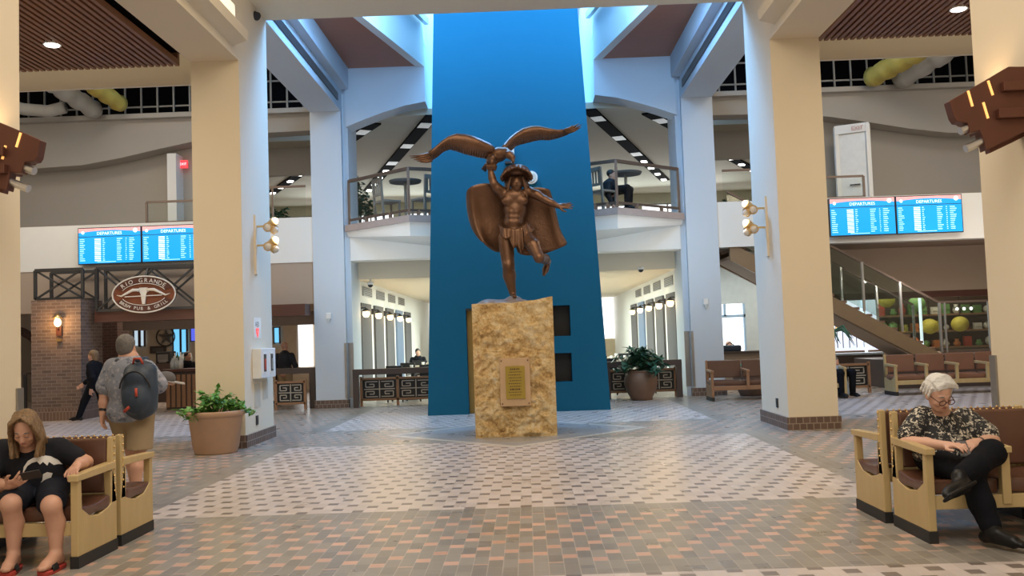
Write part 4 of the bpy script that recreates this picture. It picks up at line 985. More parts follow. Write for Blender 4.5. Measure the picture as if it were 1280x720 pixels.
def aed():
    r = E('defibrillator_cabinet', 'white defibrillator cabinet with two windows on the left middle pier', 'cabinet', (-3.9, 14.5, 1.0))
    bx((-4.0, 14.02, 1.0), (-3.86, 14.82, 1.46)).build('case', K['plastic'], r, bevel=.01)
    for y, mt in ((14.2, 'red'), (14.58, 'steel')):
        f = bx((-3.861, y-.10, 1.07), (-3.852, y+.10, 1.40)).build('window_frame', K['white'], r)
        bx((-3.853, y-.065, 1.1), (-3.848, y+.065, 1.37)).build('window', K['black'], f)
        g = MB().box((-3.849, y-.04, 1.13), (-3.842, y+.04, 1.30)); tag(g.build('contents', K[mt], f), 'red kit behind the window' if mt == 'red' else 'grey kit behind the window')
    lt = text_mesh('AED', .11, (-3.994, 14.30, 1.80), (0, 1, 0), (0, 0, 1), .003)
    s = E('defibrillator_sign', 'small white AED sign with a red heart above the white cabinet', 'sign', (-3.99, 14.3, 1.75))
    bx((-4.0, 14.12, 1.62), (-3.992, 14.50, 1.94)).build('plate', K['plastic'], s)
    lt.build('lettering', K['black'], s)
    hp = [(0, -.10), (-.06, -.03), (-.075, .02), (-.045, .05), (0, .025), (.045, .05), (.075, .02), (.06, -.03)]
    MB().prism([(-3.991, 14.30+a, 1.73+b) for a, b in hp], (.006, 0, 0)).build('heart', K['exit'], s)
    MB().prism([(-3.984, 14.30+a, 1.73+b) for a, b in ((.005, .025), (-.02, -.02), (0, -.015), (-.008, -.06), (.02, -.01), (.0, -.012))], (.003, 0, 0)).build('bolt', K['plastic'], s)
    p = E('paper_notice', 'tan notice hanging below the defibrillator cabinet, nearer half', 'notice', (-3.995, 14.2, .7), 'pier notices')
    bx((-4.0, 14.1, .55), (-3.994, 14.4, .92)).build('sheet', mat('tan paper', (.55, .50, .40), .8), p)
    p = E('paper_notice', 'tan notice hanging below the defibrillator cabinet, farther half', 'notice', (-3.995, 14.7, .7), 'pier notices')
    bx((-4.0, 14.55, .65), (-3.994, 14.82, .95)).build('sheet', mat('tan paper', (.55, .50, .40), .8), p)
    for s_, nm_ in ((-1, 'left'), (1, 'right')):
        o = E('power_outlet', 'small black outlet low on the %s middle pier' % nm_, 'outlet', (s_*4, 14.2, .35), 'pier outlets')
        bx((min(s_*3.985, s_*4), 14.15, .29), (max(s_*3.985, s_*4), 14.25, .43)).build('cover_plate', K['black'], o)
        bx((min(s_*3.98, s_*3.985), 14.18, .33), (max(s_*3.98, s_*3.985), 14.22, .39)).build('socket', K['steelframe'], o)
        q = at(411, 395, 21.34) if s_ < 0 else at(882, 377, 21.34)
        o = E('wall_strobe', 'white alarm strobe on the front of the far %s pier' % nm_, 'alarm', q, 'alarm strobes')
        MB().box((q.x-.06, 21.31, q.z-.07), (q.x+.06, 21.35, q.z+.07)).build('body', K['plastic'], o, bevel=.008)
        MB().prism([(q.x-.05, 21.31, q.z-.06), (q.x+.05, 21.31, q.z-.06), (q.x, 21.31, q.z-.18)], (0, .02, 0)).build('lens', K['clearbottle'], o)
        g = MB().box((min(s_*3.99, s_*4.04), 21.31, .22), (max(s_*3.99, s_*4.04), 21.35, 1.5)); g.box((min(s_*3.86, s_*3.99), 21.49, .22), (max(s_*3.86, s_*3.99), 21.5, 1.5))
        tag(g.build('corner_guard', K['steel'], None, (s_*4, 21.33, .22)), 'tall steel corner guard on the far %s pier' % nm_, 'corner guard', 'corner guards')
        g = MB().box((min(s_*3.985, s_*4.0), 7.52, .2), (max(s_*3.985, s_*4.0), 7.615, 1.22))
        tag(g.build('corner_guard', K['steel'], None, (s_*4, 7.57, .2)), 'steel corner guard on the nearest %s pier' % nm_, 'corner guard', 'corner guards')
        q = at(463, 356, 22.38) if s_ < 0 else at(801, 337, 22.38)
        o = E('dome_camera', 'black dome security camera at the %s side of the corridor mouth' % nm_, 'camera', q, 'dome cameras')
        MB().lathe([(.02, 0), (.08, 0), (.08, .06), (.02, .07), (.02, 3.04-q.z)], q, 16).build('housing', K['plastic'], o); MB().sph(q, (.065, .065, .07), 14, 8).build('dome', K['black'], o)
aed()
for s, side in ((-1, 'left'), (1, 'right')):
    for k, y in enumerate((22.98, 24.93, 27.03, 29.13, 31.23)):
        r = E('corridor_sconce', 'warm lantern lamp on the %s corridor wall, %s from the pier' % (side, ['first', 'second', 'third', 'fourth', 'fifth'][k]), 'wall light', (s*3.93, y, 2.2), 'corridor wall lamps')
        MB().box((min(s*3.92, s*4), y-.05, 2.25), (max(s*3.92, s*4), y+.05, 2.40)).bar((s*3.93, y, 2.36), (s*3.80, y, 2.36), .03).build('bracket', K['black'], r)
        MB().lathe([(.01, 2.36), (.09, 2.30), (.09, 2.27), (.01, 2.27)], (s*3.80, y, 0), 12).build('cap', K['black'], r)
        MB().lathe([(.02, 2.12), (.06, 2.13), (.095, 2.2), (.085, 2.27), (.02, 2.275)], (s*3.80, y, 0), 12).build('shade', K['bulb'], r)
        lamp('corridor_sconce_glow', (s*3.72, y-.1, 2.2), (s*4, y, 2.2), .06, 7, (1, .68, .34), 'POINT')
# fittings on the tower, track spot above
q = at(664, 222, 18.3)
r = E('wall_disc_light', 'round pale wall light on the blue tower behind the statue head', 'wall light', q)
MB().cyl(q+Vector((0, .05, 0)), q+Vector((0, -.04, 0)), .13, .13, 28).build('disc', K['plastic'], r); MB().cyl(q+Vector((0, -.04, 0)), q+Vector((0, -.06, 0)), .10, .09, 28).build('lens', K['bone'], r)
q = at(641, 195, 18.3)
r = E('wall_bracket_light', 'small white wall fixture on the blue tower behind the eagle head', 'wall light', q)
MB().box((q.x-.03, 18.2, q.z-.14), (q.x+.03, 18.35, q.z+.16)).build('body', K['plastic'], r); MB().box((q.x-.16, 18.22, q.z-.16), (q.x-.03, 18.35, q.z-.12)).build('arm', K['black'], r)
q = at(318, 3, 14.6)
r = E('track_spotlight', 'small black track spotlight under the cross beam at the top left', 'spotlight', (q.x, 14.6, 6.96))
MB().cyl((q.x, 14.6, 6.96), (q.x, 14.6, 6.86), .02).build('stem', K['black'], r); MB().cyl((q.x-.08, 14.6, 6.90), (q.x+.07, 14.5, 6.80), .06, .07, 14).build('lamp_head', K['black'], r)

# ---------------------------------------------------------------- departure screens
def screen(label, x0, Y, z0, w, h, dx):
    r = E('departure_screen', label, 'screen', (x0+w/2, Y, z0), 'departure screens')
    bx((x0, Y, z0), (x0+w, Y+.09, z0+h)).build('bezel', K['black'], r)
    bx((x0+w*.3, Y+.09, z0+h*.3), (x0+w*.7, 21.41, z0+h*.7)).build('wall_mount', K['steelframe'], r)
    d = bx((x0+.02, Y-.006, z0+.02), (x0+w-.02, Y, z0+h-.02)).build('display', K['screen'], r)
    X = lambda u: x0+.02+(w-.04)*u; Z = lambda v: z0+h-.02-(h-.04)*v
    n = 24
    MB().prism([(X(0), Y-.012, Z(0)), (X(1), Y-.012, Z(0)), (X(1), Y-.012, Z(.12))]+[(X(1-i/n), Y-.012, Z(.12-.06*math.sin(math.pi*i/n))) for i in range(1, n)]+[(X(0), Y-.012, Z(.12))], (0, .006, 0)).build('banner', K['screenred'], d)
    MB().cyl((X(.92), Y-.016, Z(.09)), (X(.92), Y-.01, Z(.09)), .05, .05, 20).cyl((X(.07), Y-.016, Z(.12)), (X(.07), Y-.01, Z(.12)), .035, .035, 16).build('emblem', K['screenwhite'], d)
    text_mesh('DEPARTURES', .10, (X(.5), Y-.014, Z(.19)), (1, 0, 0), (0, 0, 1), .002).build('heading', K['screenwhite'], d)
    ru = MB(); tb = MB(); wb = MB(); rg = random.Random(int(x0*10)); ru.box((X(0), Y-.012, Z(.245)), (X(1), Y-.006, Z(.23)))
    for k in range(12):
        v = .30+k*.055
        for u0, u1 in ((.02, .11), (.39, .43), (.62, .71), (.76, .78), (.82, .92)): tb.box((X(u0), Y-.011, Z(v+.02)), (X(u0+(u1-u0)*rg.uniform(.5, 1)), Y-.006, Z(v)))
        wb.box((X(.26), Y-.011, Z(v+.03)), (X(.36), Y-.006, Z(v-.002)))
    tb.box((X(.3), Y-.011, Z(.97)), (X(.6), Y-.006, Z(.955)))
    ru.build('rule', K['black'], d); tb.build('row_lettering', K['screentext'], d); wb.build('airline_column', K['screenwhite'], d)
zb = 3.52
a = at(97, 310, 21.2).x; screen('left departures screen of the pair on the left parapet', a, 21.22, 3.53, 1.49, .86, 1); screen('departures screen left of the middle pier, right one of its pair', a+1.5, 21.22, 3.53, 1.49, .86, 1)
a = at(1204, 270, 21.2).x; screen('departures screen on the right parapet, far right of its pair', a-1.52, 21.22, 3.56, 1.52, .88, 1); screen('departures screen on the right parapet, beside the middle pier', a-3.05, 21.22, 3.56, 1.52, .88, 1)

# ---------------------------------------------------------------- balcony behind the statue
for s, side in ((-1, 'left'), (1, 'right')):
    A, B_, C_ = (s*3.95, 21.42), (s*2.28, 20.02), (s*1.63, 20.32)
    pl = [A, B_, C_, (s*1.63, 21.5)]
    m_ = MB(); m_.prism([(x, y, 4.10) for x, y in [(s*3.97, 21.37), (s*2.28, 19.96), (s*1.62, 20.28), (s*1.62, 21.45), (s*3.97, 21.45)]], (0, 0, .15))
    o = struct('floor', m_, K['brownrock'], 'rough pinkish stone edge of the %s prow balcony' % side, 'balcony')
    w = MB(); w.add([(*A, 4.10), (*B_, 4.10), (*C_, 4.10), (s*1.63, 21.44, 4.10), (s*3.9, 21.44, 3.98), (s*2.28, 20.1, 3.80), (s*1.63, 20.4, 3.80), (s*1.63, 21.44, 3.66)], [(0, 1, 2, 3), (0, 4, 5, 1), (1, 5, 6, 2), (4, 7, 6, 5), (0, 3, 7, 4), (2, 6, 7, 3)])
    w.build('soffit', K['white'], o)['kind'] = 'structure'
    r = E('balcony_railing', 'glass and bronze railing of the %s prow balcony' % side, 'railing', (s*2.28, 20.05, 4.25), 'prow balcony railings')
    V = lambda p, z: Vector((p[0], p[1], z)); A2 = (s*3.85, 21.36)
    for p in (A2, B_, C_): MB().bar(V(p, 4.25), V(p, 5.30), .055).build('post', K['bronzeal'], r)
    for p, q in ((A2, B_), (B_, C_)):
        MB().bar(V(p, 5.28), V(q, 5.28), .06, .07).build('top_rail', K['bronzeal'], r); MB().bar(V(p, 4.36), V(q, 4.36), .05, .05).build('bottom_rail', K['bronzeal'], r)
        MB().bar(V(p, 4.82), V(q, 4.82), .012, .86).build('glass_panel', K['glassclear'], r)
        for t in (.3, .7):
            c = V(p, 4.32)*(1-t)+V(q, 4.32)*t; MB().obox(c, (.04, 0, 0), (0, .03, 0), (0, 0, .06)).build('bracket', K['bronzeal'], r)
def cafe_chair(x, y, rz, label):
    z0 = 4.06 if y > 21.45 else 4.25
    r = E('cafe_chair', label, 'chair', (0, 0, 0), 'balcony chairs')
    for a in (-.2, .2):
        MB().bar((a, -.2, 0), (a, -.2, .44), .04).build('leg', K['chairwood'], r); MB().bar((a, .2, 0), (a, .26, .98), .045).build('leg', K['chairwood'], r)
    MB().box((-.23, -.23, .43), (.23, .22, .48)).build('seat', K['chairwood'], r, bevel=.01)
    b = MB(); b.bar((-.2, .255, .94), (.2, .255, .94), .03, .10); b.bar((-.2, .235, .60), (.2, .235, .60), .03, .06)
    for k in range(4): b.bar((-.13+k*.087, .24, .6), (-.13+k*.087, .25, .92), .045, .015, (0, 1, 0))
    b.build('backrest', K['chairwood'], r)
    r.location = (x, y, z0); r.rotation_euler.z = rz; return r
def cafe_table(x, y, label, z0):
    r = E('cafe_table', label, 'table', (x, y, z0), 'balcony tables')
    MB().cyl((x, y, z0+.92), (x, y, z0+.97), .36, .38, 28).build('table_top', K['greypanel'], r); MB().cyl((x, y, z0+.03), (x, y, z0+.92), .035).build('stem', K['steel'], r); MB().cyl((x, y, z0), (x, y, z0+.04), .24, .2, 20).build('base', K['steelframe'], r)
cafe_chair(-2.9, 21.0, 2.2, 'slatted wooden chair by the balcony glass, left of the left cafe table'); cafe_chair(-2.02, 20.85, -2.3, 'slatted wooden chair beside the tower on the left balcony')
cafe_table(-2.5, 21.2, 'round cafe table on the left prow balcony', 4.25)
cafe_chair(2.03, 20.7, 2.3, 'slatted wooden chair beside the tower on the right balcony'); cafe_table(2.62, 21.2, 'round cafe table on the right prow balcony', 4.25)
for (px, py, Y, h, R, lb) in ((347, 258, 24.5, .9, .35, 'leafy potted ficus on the left gallery behind the middle pier'), (449, 250, 23.6, 1.2, .42, 'leafy potted ficus behind the left balcony railing'), (914, 240, 27, 1.0, .5, 'thin branched plant on the right gallery behind the far pier')):
    c = at(px, py, Y); c.z = 4.04 if abs(c.x) < 4.7 else 4.0; r = E('potted_plant', lb, 'potted plant', c); MB().lathe([(.02, 0), (.16, 0), (.2, .34), (.02, .34)], c, 16).build('pot', K['terrabrown'], r)
    leaf_blob('leaves', c+Vector((0, 0, .5)), [(a*1.0, b, h_*1.0, n) for a, b, h_, n in spray(22, R, h, int(px))], K['leafblue'], r, .12, int(px))
for s, x0, x1, lb in ((-1, -8.85, -7.6, 'bronze railing stub before the left gallery door'), (1, 7.2, 8.35, 'bronze railing stub before the right gallery door')):
    y = 21.9; r = E('gallery_railing', lb, 'railing', (x0, y, 4.0)); xe = x0 if s < 0 else x1
    for z in (5.05, 4.55): MB().bar((x0, y, z), (x1, y, z), .05).build('rail', K['bronzeal'], r)
    MB().bar((xe, y, 4.0), (xe, y, 5.05), .05).build('post', K['bronzeal'], r); MB().bar((x0, y, 4.75), (x1, y, 4.75), .01, .5).build('glass_panel', K['glassclear'], r)
for s, x0, x1, lb in ((-1, -6.6, -5.0, 'gallery railing between the left piers'), (1, 5.0, 6.8, 'gallery railing between the right piers')):
    y = 21.9; r = E('gallery_railing', lb, 'railing', (x0, y, 4.0))
    MB().bar((x0, y, 5.3), (x1, y, 5.3), .05).build('rail', K['bronzeal'], r); MB().bar((x0, y, 4.85), (x1, y, 4.85), .01, .8).build('glass_panel', K['glassclear'], r)
    MB().bar(((x0+x1)/2, y, 4.0), ((x0+x1)/2, y, 5.3), .04).build('post', K['bronzeal'], r)
# gallery doors
x = -8.35
d = struct('door_3', bx((-8.62, 24.0, 4.0), (-7.9, 24.06, 6.15)), K['brownwall'], 'gallery door under the red exit sign on the left', 'door')
f = MB(); f.box((-8.85, 23.2, 4.0), (-8.62, 24.1, 6.5)); f.box((-7.9, 23.9, 4.0), (-7.8, 24.1, 6.5)); f.box((-8.62, 23.9, 6.15), (-7.9, 24.1, 6.5)); f.build('door_frame', K['white'], d)
MB().box((-8.55, 23.97, 6.0), (-8.0, 24.0, 6.1)).build('door_closer', K['black'], d); MB().bar((-8.0, 23.97, 5.0), (-8.0, 23.97, 5.3), .03).build('door_handle', K['black'], d)
q = at(229, 205, 23.5); r = E('exit_sign', 'small red lit exit sign over the left gallery door', 'sign', q)
MB().box((q.x-.10, 23.5, q.z-.10), (q.x+.10, 23.58, q.z+.10)).build('box', K['exit'], r); text_mesh('EXIT', .085, (q.x, 23.49, q.z-.03), (1, 0, 0), (0, 0, 1), .003).build('lettering', K['screenwhite'], r)
MB().box((q.x-.03, 23.56, q.z-.0), (q.x+.03, 23.9, q.z+.04)).build('bracket', K['steel'], r)
d = struct('door_4', MB().prism([(8.22, 23.1, 4.0), (8.78, 22.8, 4.0), (8.78, 22.8, 6.3), (8.22, 23.1, 6.3)], (.03, .05, 0)), K['plastic'], 'open white gallery door on the right above the screens', 'door')
f = MB(); f.bar((8.18, 23.12, 4.0), (8.18, 23.12, 6.5), .10); f.bar((8.84, 22.78, 4.0), (8.84, 22.78, 6.5), .10); f.bar((8.15, 23.13, 6.42), (8.88, 22.76, 6.42), .10, .22); f.build('door_frame', K['white'], d)
MB().bar((8.40, 22.95, 5.0), (8.62, 22.84, 5.0), .03).build('door_handle', K['black'], d)
c = Vector((8.6, 22.80, 6.36)); text_mesh('EXIT', .14, c, Vector((.88, -.47, 0)), (0, 0, 1), .004).build('sign_lettering', mat('faded red', (.6, .3, .27), .6), d)
# ducts in the void
def duct(lb, a, b, r, mt):
    a, b = Vector(a), Vector(b); root = E('insulated_duct', lb, 'duct', a); n = 14
    pts = [a+(b-a)*i/n+Vector((0, 0, .03*math.sin(i*2.3))) for i in range(n+1)]
    MB().tube(pts, [r*(1+.06*math.sin(i*1.9)) for i in range(n+1)], 16).build('sleeve', K[mt], root)
    MB().cyl(b, b+(b-a).normalized()*.12, r*.7, r*.7, 16).build('collar', K['steel'], root)
for (lb, p, q, mt, r) in (('grey insulated duct in the ceiling void on the left', (78, 112), (118, 138), 'ductgrey', .22), ('yellow insulated duct in the ceiling void on the left', (118, 108), (150, 130), 'ductyellow', .2), ('yellow insulated duct in the ceiling void on the right', (1130, 74), (1090, 97), 'ductyellow', .24), ('grey insulated duct in the ceiling void on the right', (1178, 66), (1126, 98), 'ductgrey', .26)):
    a = at(*p, 21.6); b = at(*q, 22.7); duct(lb, a+(a-b)*1.0, b, r, mt)
q = at(25, 140, 22); r = E('insulated_duct', 'pale flexible duct at the far left of the ceiling void', 'duct', q); MB().tube([q+Vector((-.8, .3, .38)), q+Vector((-.1, .35, .16)), q+Vector((.5, .4, .10)), q+Vector((.9, .4, .18))], .15, 12).build('sleeve', K['ductgrey'], r)
# ---------------------------------------------------------------- restaurant side (left)
struct('wall_restaurant', bx((-16, 30, 0), (-4.25, 30.2, 3.42)), mat('cream restaurant wall', (.62, .52, .40), .8), 'cream back wall of the restaurant on the left', 'wall')
struct('wall_left', bx((-16.2, -9, 0), (-16, 36, 10)), K['grey'], 'far left outer wall of the hall', 'wall')
struct('wall_right', bx((16, -9, 0), (16.2, 36, 10)), K['grey'], 'far right outer wall of the hall', 'wall')
r = E('brick_pillar', 'tan brick pillar with a glowing lamp at the restaurant entrance', 'pillar', (-10.25, 20.3, 0), None, 'structure')
bx((-10.81, 20.3, .27), (-9.70, 21.35, 2.68)).build('shaft', K['brick'], r)
bx((-10.84, 20.26, 0), (-9.67, 21.36, .27)).build('plinth', brick_mat('soldier brick', (.18, .11, .08), (.14, .085, .065), (.30, .24, .19), .075, .20), r)
q = at(72, 403, 20.2)
w = E('wall_lantern', 'small glowing lantern on the brick pillar', 'wall light', q)
MB().sph(q, (.075, .075, .10), 14, 10).build('bulb', K['bulb'], w)
MB().lathe([(.01, .20), (.09, .12), (.10, .09), (.01, .09)], q, 12).build('cap', K['brass'], w)
MB().box((q.x-.06, 20.24, q.z-.30), (q.x+.06, 20.30, q.z-.08)).bar((q.x, 20.2, q.z-.12), (q.x, 20.28, q.z-.2), .03).build('bracket', K['mahog'], w)
MB().box((q.x-.05, 20.22, q.z-.42), (q.x+.05, 20.30, q.z-.36)).build('finial', K['brass'], w)
lamp('lantern_glow', (q.x, 20.0, q.z), (q.x, 20.4, q.z), .07, 16, (1, .55, .2), 'POINT')
t = E('steel_truss', 'dark steel lattice truss across the restaurant entrance', 'truss', (-9, 20.6, 2.7))
def lat(x0, x1, z0, z1, y, n=2):
    g = MB()
    g.bar((x0, y, z0), (x1, y, z0), .06).bar((x0, y, z1), (x1, y, z1), .07).bar((x0, y, z0), (x0, y, z1), .06).bar((x1, y, z0), (x1, y, z1), .06)
    for k in range(n):
        a, b = x0+(x1-x0)*k/n, x0+(x1-x0)*(k+1)/n
        g.bar((a, y, z0), (b, y, z1), .04).bar((a, y, z1), (b, y, z0), .04)
    return g
for y in (20.45, 21.15): tag(lat(-10.79, -9.72, 2.71, 3.36, y, 1).build('frame', K['steelframe'], t), 'cross braced frame on top of the brick pillar')
for y in (20.7, 21.15): lat(-9.52, -7.25, 2.42, 3.38, y, 2).build('frame', K['steelframe'], t)
MB().bar((-9.45, 20.55, 2.68), (-9.45, 20.55, 3.36), .07).build('post', K['black'], t)
struct('beam', bx((-9.6, 20.75, 2.16), (-4.8, 21.3, 2.42)), K['mahog'], 'dark mahogany beam under the steel truss', 'beam')
struct('beam', bx((-9.6, 22.2, 1.98), (-4.3, 22.6, 2.30)), mat('pale timber beam', (.22, .16, .12), .6), 'paler timber beam behind the mahogany one', 'beam')
struct('wall_bulkhead', bx((-16, 21.42, 2.44), (-4.75, 21.6, 3.42)), K['brownwall'], 'brown bulkhead above the restaurant entrance behind the steel truss', 'wall')
# oval sign
so = at(181, 368, 20.5); sx, sz = .71, .405
s = E('restaurant_sign', 'oval rust brown restaurant sign with a white longhorn skull', 'sign', (so.x, 20.5, so.z))
n = 48; ov = lambda f, y: [Vector((so.x+sx*f*math.cos(2*math.pi*k/n), y, so.z+sz*f*math.sin(2*math.pi*k/n))) for k in range(n)]
MB().prism(ov(1, 20.46), (0, .08, 0)).build('board', K['bronzesign'], s)
rim = MB(); rim.tube([p for p in ov(1, 20.45)]+[ov(1, 20.45)[0]], .018, 6); rim.build('rim', K['bone'], s)
rb = MB()
for up_ in (1, -1):
    a0, a1 = (math.radians(158), math.radians(22)) if up_ > 0 else (math.radians(202), math.radians(338)); O_ = []; I_ = []
    for k in range(25):
        a = a0+(a1-a0)*k/24; O_.append(Vector((so.x+.69*sx/.71*math.cos(a)*.98, 20.435, so.z+sz*.95*math.sin(a)))); I_.append(Vector((so.x+sx*.72*math.cos(a), 20.435, so.z+sz*.60*math.sin(a))))
    q2 = O_+I_; m2 = len(O_); vs = q2+[p+Vector((0, .02, 0)) for p in q2]; N2 = len(q2); fs = []
    for k in range(m2-1): fs += [(k, k+1, m2+k+1, m2+k), (N2+k, N2+m2+k, N2+m2+k+1, N2+k+1), (k, N2+k, N2+k+1, k+1), (m2+k, m2+k+1, N2+m2+k+1, N2+m2+k)]
    rb.add(vs, fs)
    rb2 = MB(); rb2.tube(I_, .008, 5); rb2.build('ribbon_edge', K['bone'], s)
rb.build('ribbon', K['mahog'], s)
text_mesh('RIO GRANDE', .135, (so.x, 20.425, so.z), (1, 0, 0), (0, 0, 1), .004, (sx*.84, sz*.78, math.pi/2, 2.0, True)).build('lettering', K['bone'], s)
text_mesh('BREW PUB & GRILL', .105, (so.x, 20.425, so.z), (1, 0, 0), (0, 0, 1), .004, (sx*.84, sz*.78, -math.pi/2, 2.15, False)).build('lettering', K['bone'], s)
sk = MB()
hp = lambda x, z: Vector((so.x+x, 20.42, so.z+z))
sk.prism([hp(-.09, .15), hp(.09, .15), hp(.10, .08), (hp(.06, .0)), hp(.045, -.12), hp(.03, -.22), hp(-.03, -.22), hp(-.045, -.12), hp(-.06, .0), hp(-.10, .08)], (0, .03, 0))
for q in (-1, 1): sk.tube([hp(q*.08, .10), hp(q*.24, .10), hp(q*.38, .03), hp(q*.50, -.03), hp(q*.60, .0)], [.032, .034, .026, .018, .005], 8); sk.bar(hp(q*.08, .10), hp(q*.13, .07), .03)
sk.bar(hp(-.42, -.045), hp(.42, -.03), .018)
sk.build('longhorn_skull', K['bone'], s)
MB().bar((so.x, 20.55, so.z+.38), (so.x, 20.7, 3.36), .04).build('hanger', K['black'], s)
# interior: dark brick column, bar counter, back bar
struct('column', bx((at(125, 450, 24.2).x, 24.2, 0), (at(147, 450, 24.2).x, 24.9, 3.42)), K['brickred'], 'dark red brick column inside the restaurant', 'pillar')
c0, c1 = at(203, 463, 22.6), at(250, 463, 22.6)
b = E('bar_counter', 'dark slatted timber bar counter inside the restaurant', 'counter', (c0.x, 22.6, 0))
bx((c0.x+.05, 22.7, 0), (-6.3, 23.3, .93)).build('body', K['darkwood'], b)
sl = MB()
for k in range(20): sl.box((c0.x+.06+k*.13, 22.67, .06), (c0.x+.15+k*.13, 22.70, .86))
sl.build('slats', K['oakdark'], b); bx((c0.x-.02, 22.58, .93), (-6.25, 23.4, 1.0)).build('top', K['mahog'], b, bevel=.01)
bb = E('back_bar', 'back bar cabinet with dark shelves and equipment', 'cabinet', (-9.3, 26.2, 0))
bx((at(180, 450, 26).x, 26, 0), (at(262, 450, 26).x, 26.6, 1.1)).build('body', K['darkwood'], bb)
a, c = at(190, 440, 25.8), at(209, 480, 25.8)
e = E('espresso_machine', 'black cash terminal and coffee machine on the back bar', 'machine', (a.x, 25.9, 1.1))
bx((a.x, 26.05, 1.1), (c.x, 26.5, a.z)).build('body', K['black'], e, bevel=.02); bx((a.x+.06, 26.03, a.z-.28), (c.x-.06, 26.05, a.z-.08)).build('panel', K['steel'], e); bx((a.x+.1, 26.0, 1.12), (c.x-.1, 26.1, 1.2)).build('tray', K['chrome'], e)
g = at(206, 437, 26.6); f = E('picture_frame', 'small framed picture below the star on the restaurant wall', 'picture', (g.x-.15, 29.95, 1.6))
p0, p1 = at(188, 433, 29.97), at(208, 441, 29.97); bx((p0.x, 29.92, p1.z), (p1.x, 29.99, p0.z)).build('frame', K['darkwood'], f); bx((p0.x+.08, 29.91, p1.z+.06), (p1.x-.08, 29.92, p0.z-.06)).build('picture', K['greypanel'], f)
sc_ = at(207, 421, 29.9); R0 = .30
f = E('barn_star', 'round metal barn star hanging on the restaurant wall', 'wall ornament', sc_)
g = MB(); g.tube([sc_+Vector((R0*math.cos(2*math.pi*k/28), 0, R0*math.sin(2*math.pi*k/28))) for k in range(29)], .022, 6); g.build('ring', K['steelframe'], f)
g = MB(); pts = [sc_+Vector((R0*(.95 if k % 2 == 0 else .38)*math.sin(math.pi*k/5), .03, R0*(.95 if k % 2 == 0 else .38)*math.cos(math.pi*k/5))) for k in range(10)]
g.add(pts+[sc_+Vector((0, -.09, 0)), sc_+Vector((0, .05, 0))], [(k, (k+1) % 10, 10) for k in range(10)]+[((k+1) % 10, k, 11) for k in range(10)]); g.build('star', K['steel'], f)
for (x0, y0, x1, y1, Y, lb) in ((217, 408, 225, 446, 29.9, 'wide cyan lit glass strip beside the barn star'), (227, 412, 233, 440, 29.9, 'narrow cyan lit glass strip further right of the barn star'), (117, 413, 122, 433, 29.9, 'cyan lit stained glass between the brick pillar and the red brick column'), (343, 410, 349, 428, 29.9, 'cyan lit stained glass behind the man in the navy jacket'), (168, 410, 173, 432, 29.9, 'pale lit glass strip above the backpack man'), (176, 412, 180, 432, 29.9, 'pale lit glass strip left of the barn star')):
    a, c = at(x0, y0, Y), at(x1, y1, Y); w = E('glass_light_panel', lb, 'window', (a.x, Y, c.z), None, 'structure')
    bx((a.x, Y, c.z), (c.x, Y+.05, a.z)).build('glass', K['paneblue'] if x0 not in (168, 176) else K['pale'], w); g = MB().box((a.x-.04, Y-.03, c.z-.04), (a.x, Y+.05, a.z+.04)); g.box((c.x, Y-.03, c.z-.04), (c.x+.04, Y+.05, a.z+.04)); g.box((a.x, Y-.03, a.z), (c.x, Y+.05, a.z+.04)); g.build('frame', K['darkwood'], w)
a, c = at(237.5, 405, 25), at(252, 427, 25); w = E('television', 'blue lit television over the bar beside the middle pier', 'television', (a.x, 25, c.z))
bx((a.x, 25, c.z), (c.x, 25.08, a.z)).build('case', K['black'], w); bx((a.x+.03, 24.99, c.z+.03), (c.x-.03, 25, a.z-.03)).build('display', mat('violet blue display', (.1, .1, .6), .3, emit=(.07, .12, .75), estr=.9), w); MB().bar(((a.x+c.x)/2, 25.1, a.z), ((a.x+c.x)/2, 25.1, 3.42), .04).build('mount', K['black'], w)
rg = random.Random(3)
bt = None
for k, px in enumerate((212, 216, 219, 222, 226, 229, 232, 236, 239)):
    p = at(px, 460, 26.3); h = rg.uniform(.24, .34); prof = [(.01, 0), (.042, .005), (.045, h*.55), (.02, h*.75), (.017, h), (.005, h)]
    o = MB().lathe(prof, (p.x, 26.3, 1.1), 10).build('bottle', K['clearbottle' if k % 3 else 'bottle'], None, (p.x, 26.3, 1.1)); tag(o, 'bottle on the back bar behind the bartender', 'bottle', 'bottles on the back bar')
for k, (px, mt) in enumerate(((216, 'clearbottle'), (221, 'clearbottle'), (226, 'plastic'))):
    p = at(px, 462, 22.9); o = MB().lathe([(.01, 0), (.06, .0), (.065, .16), (.03, .24), (.03, .27), (.005, .27)], (p.x, 22.9, 1.0), 12).build('bottle', K[mt], None, (p.x, 22.9, 1.0)); tag(o, 'pale bottle on the bar counter, %s from the left' % ['first', 'second', 'third'][k], 'bottle', 'bottles on the bar counter')
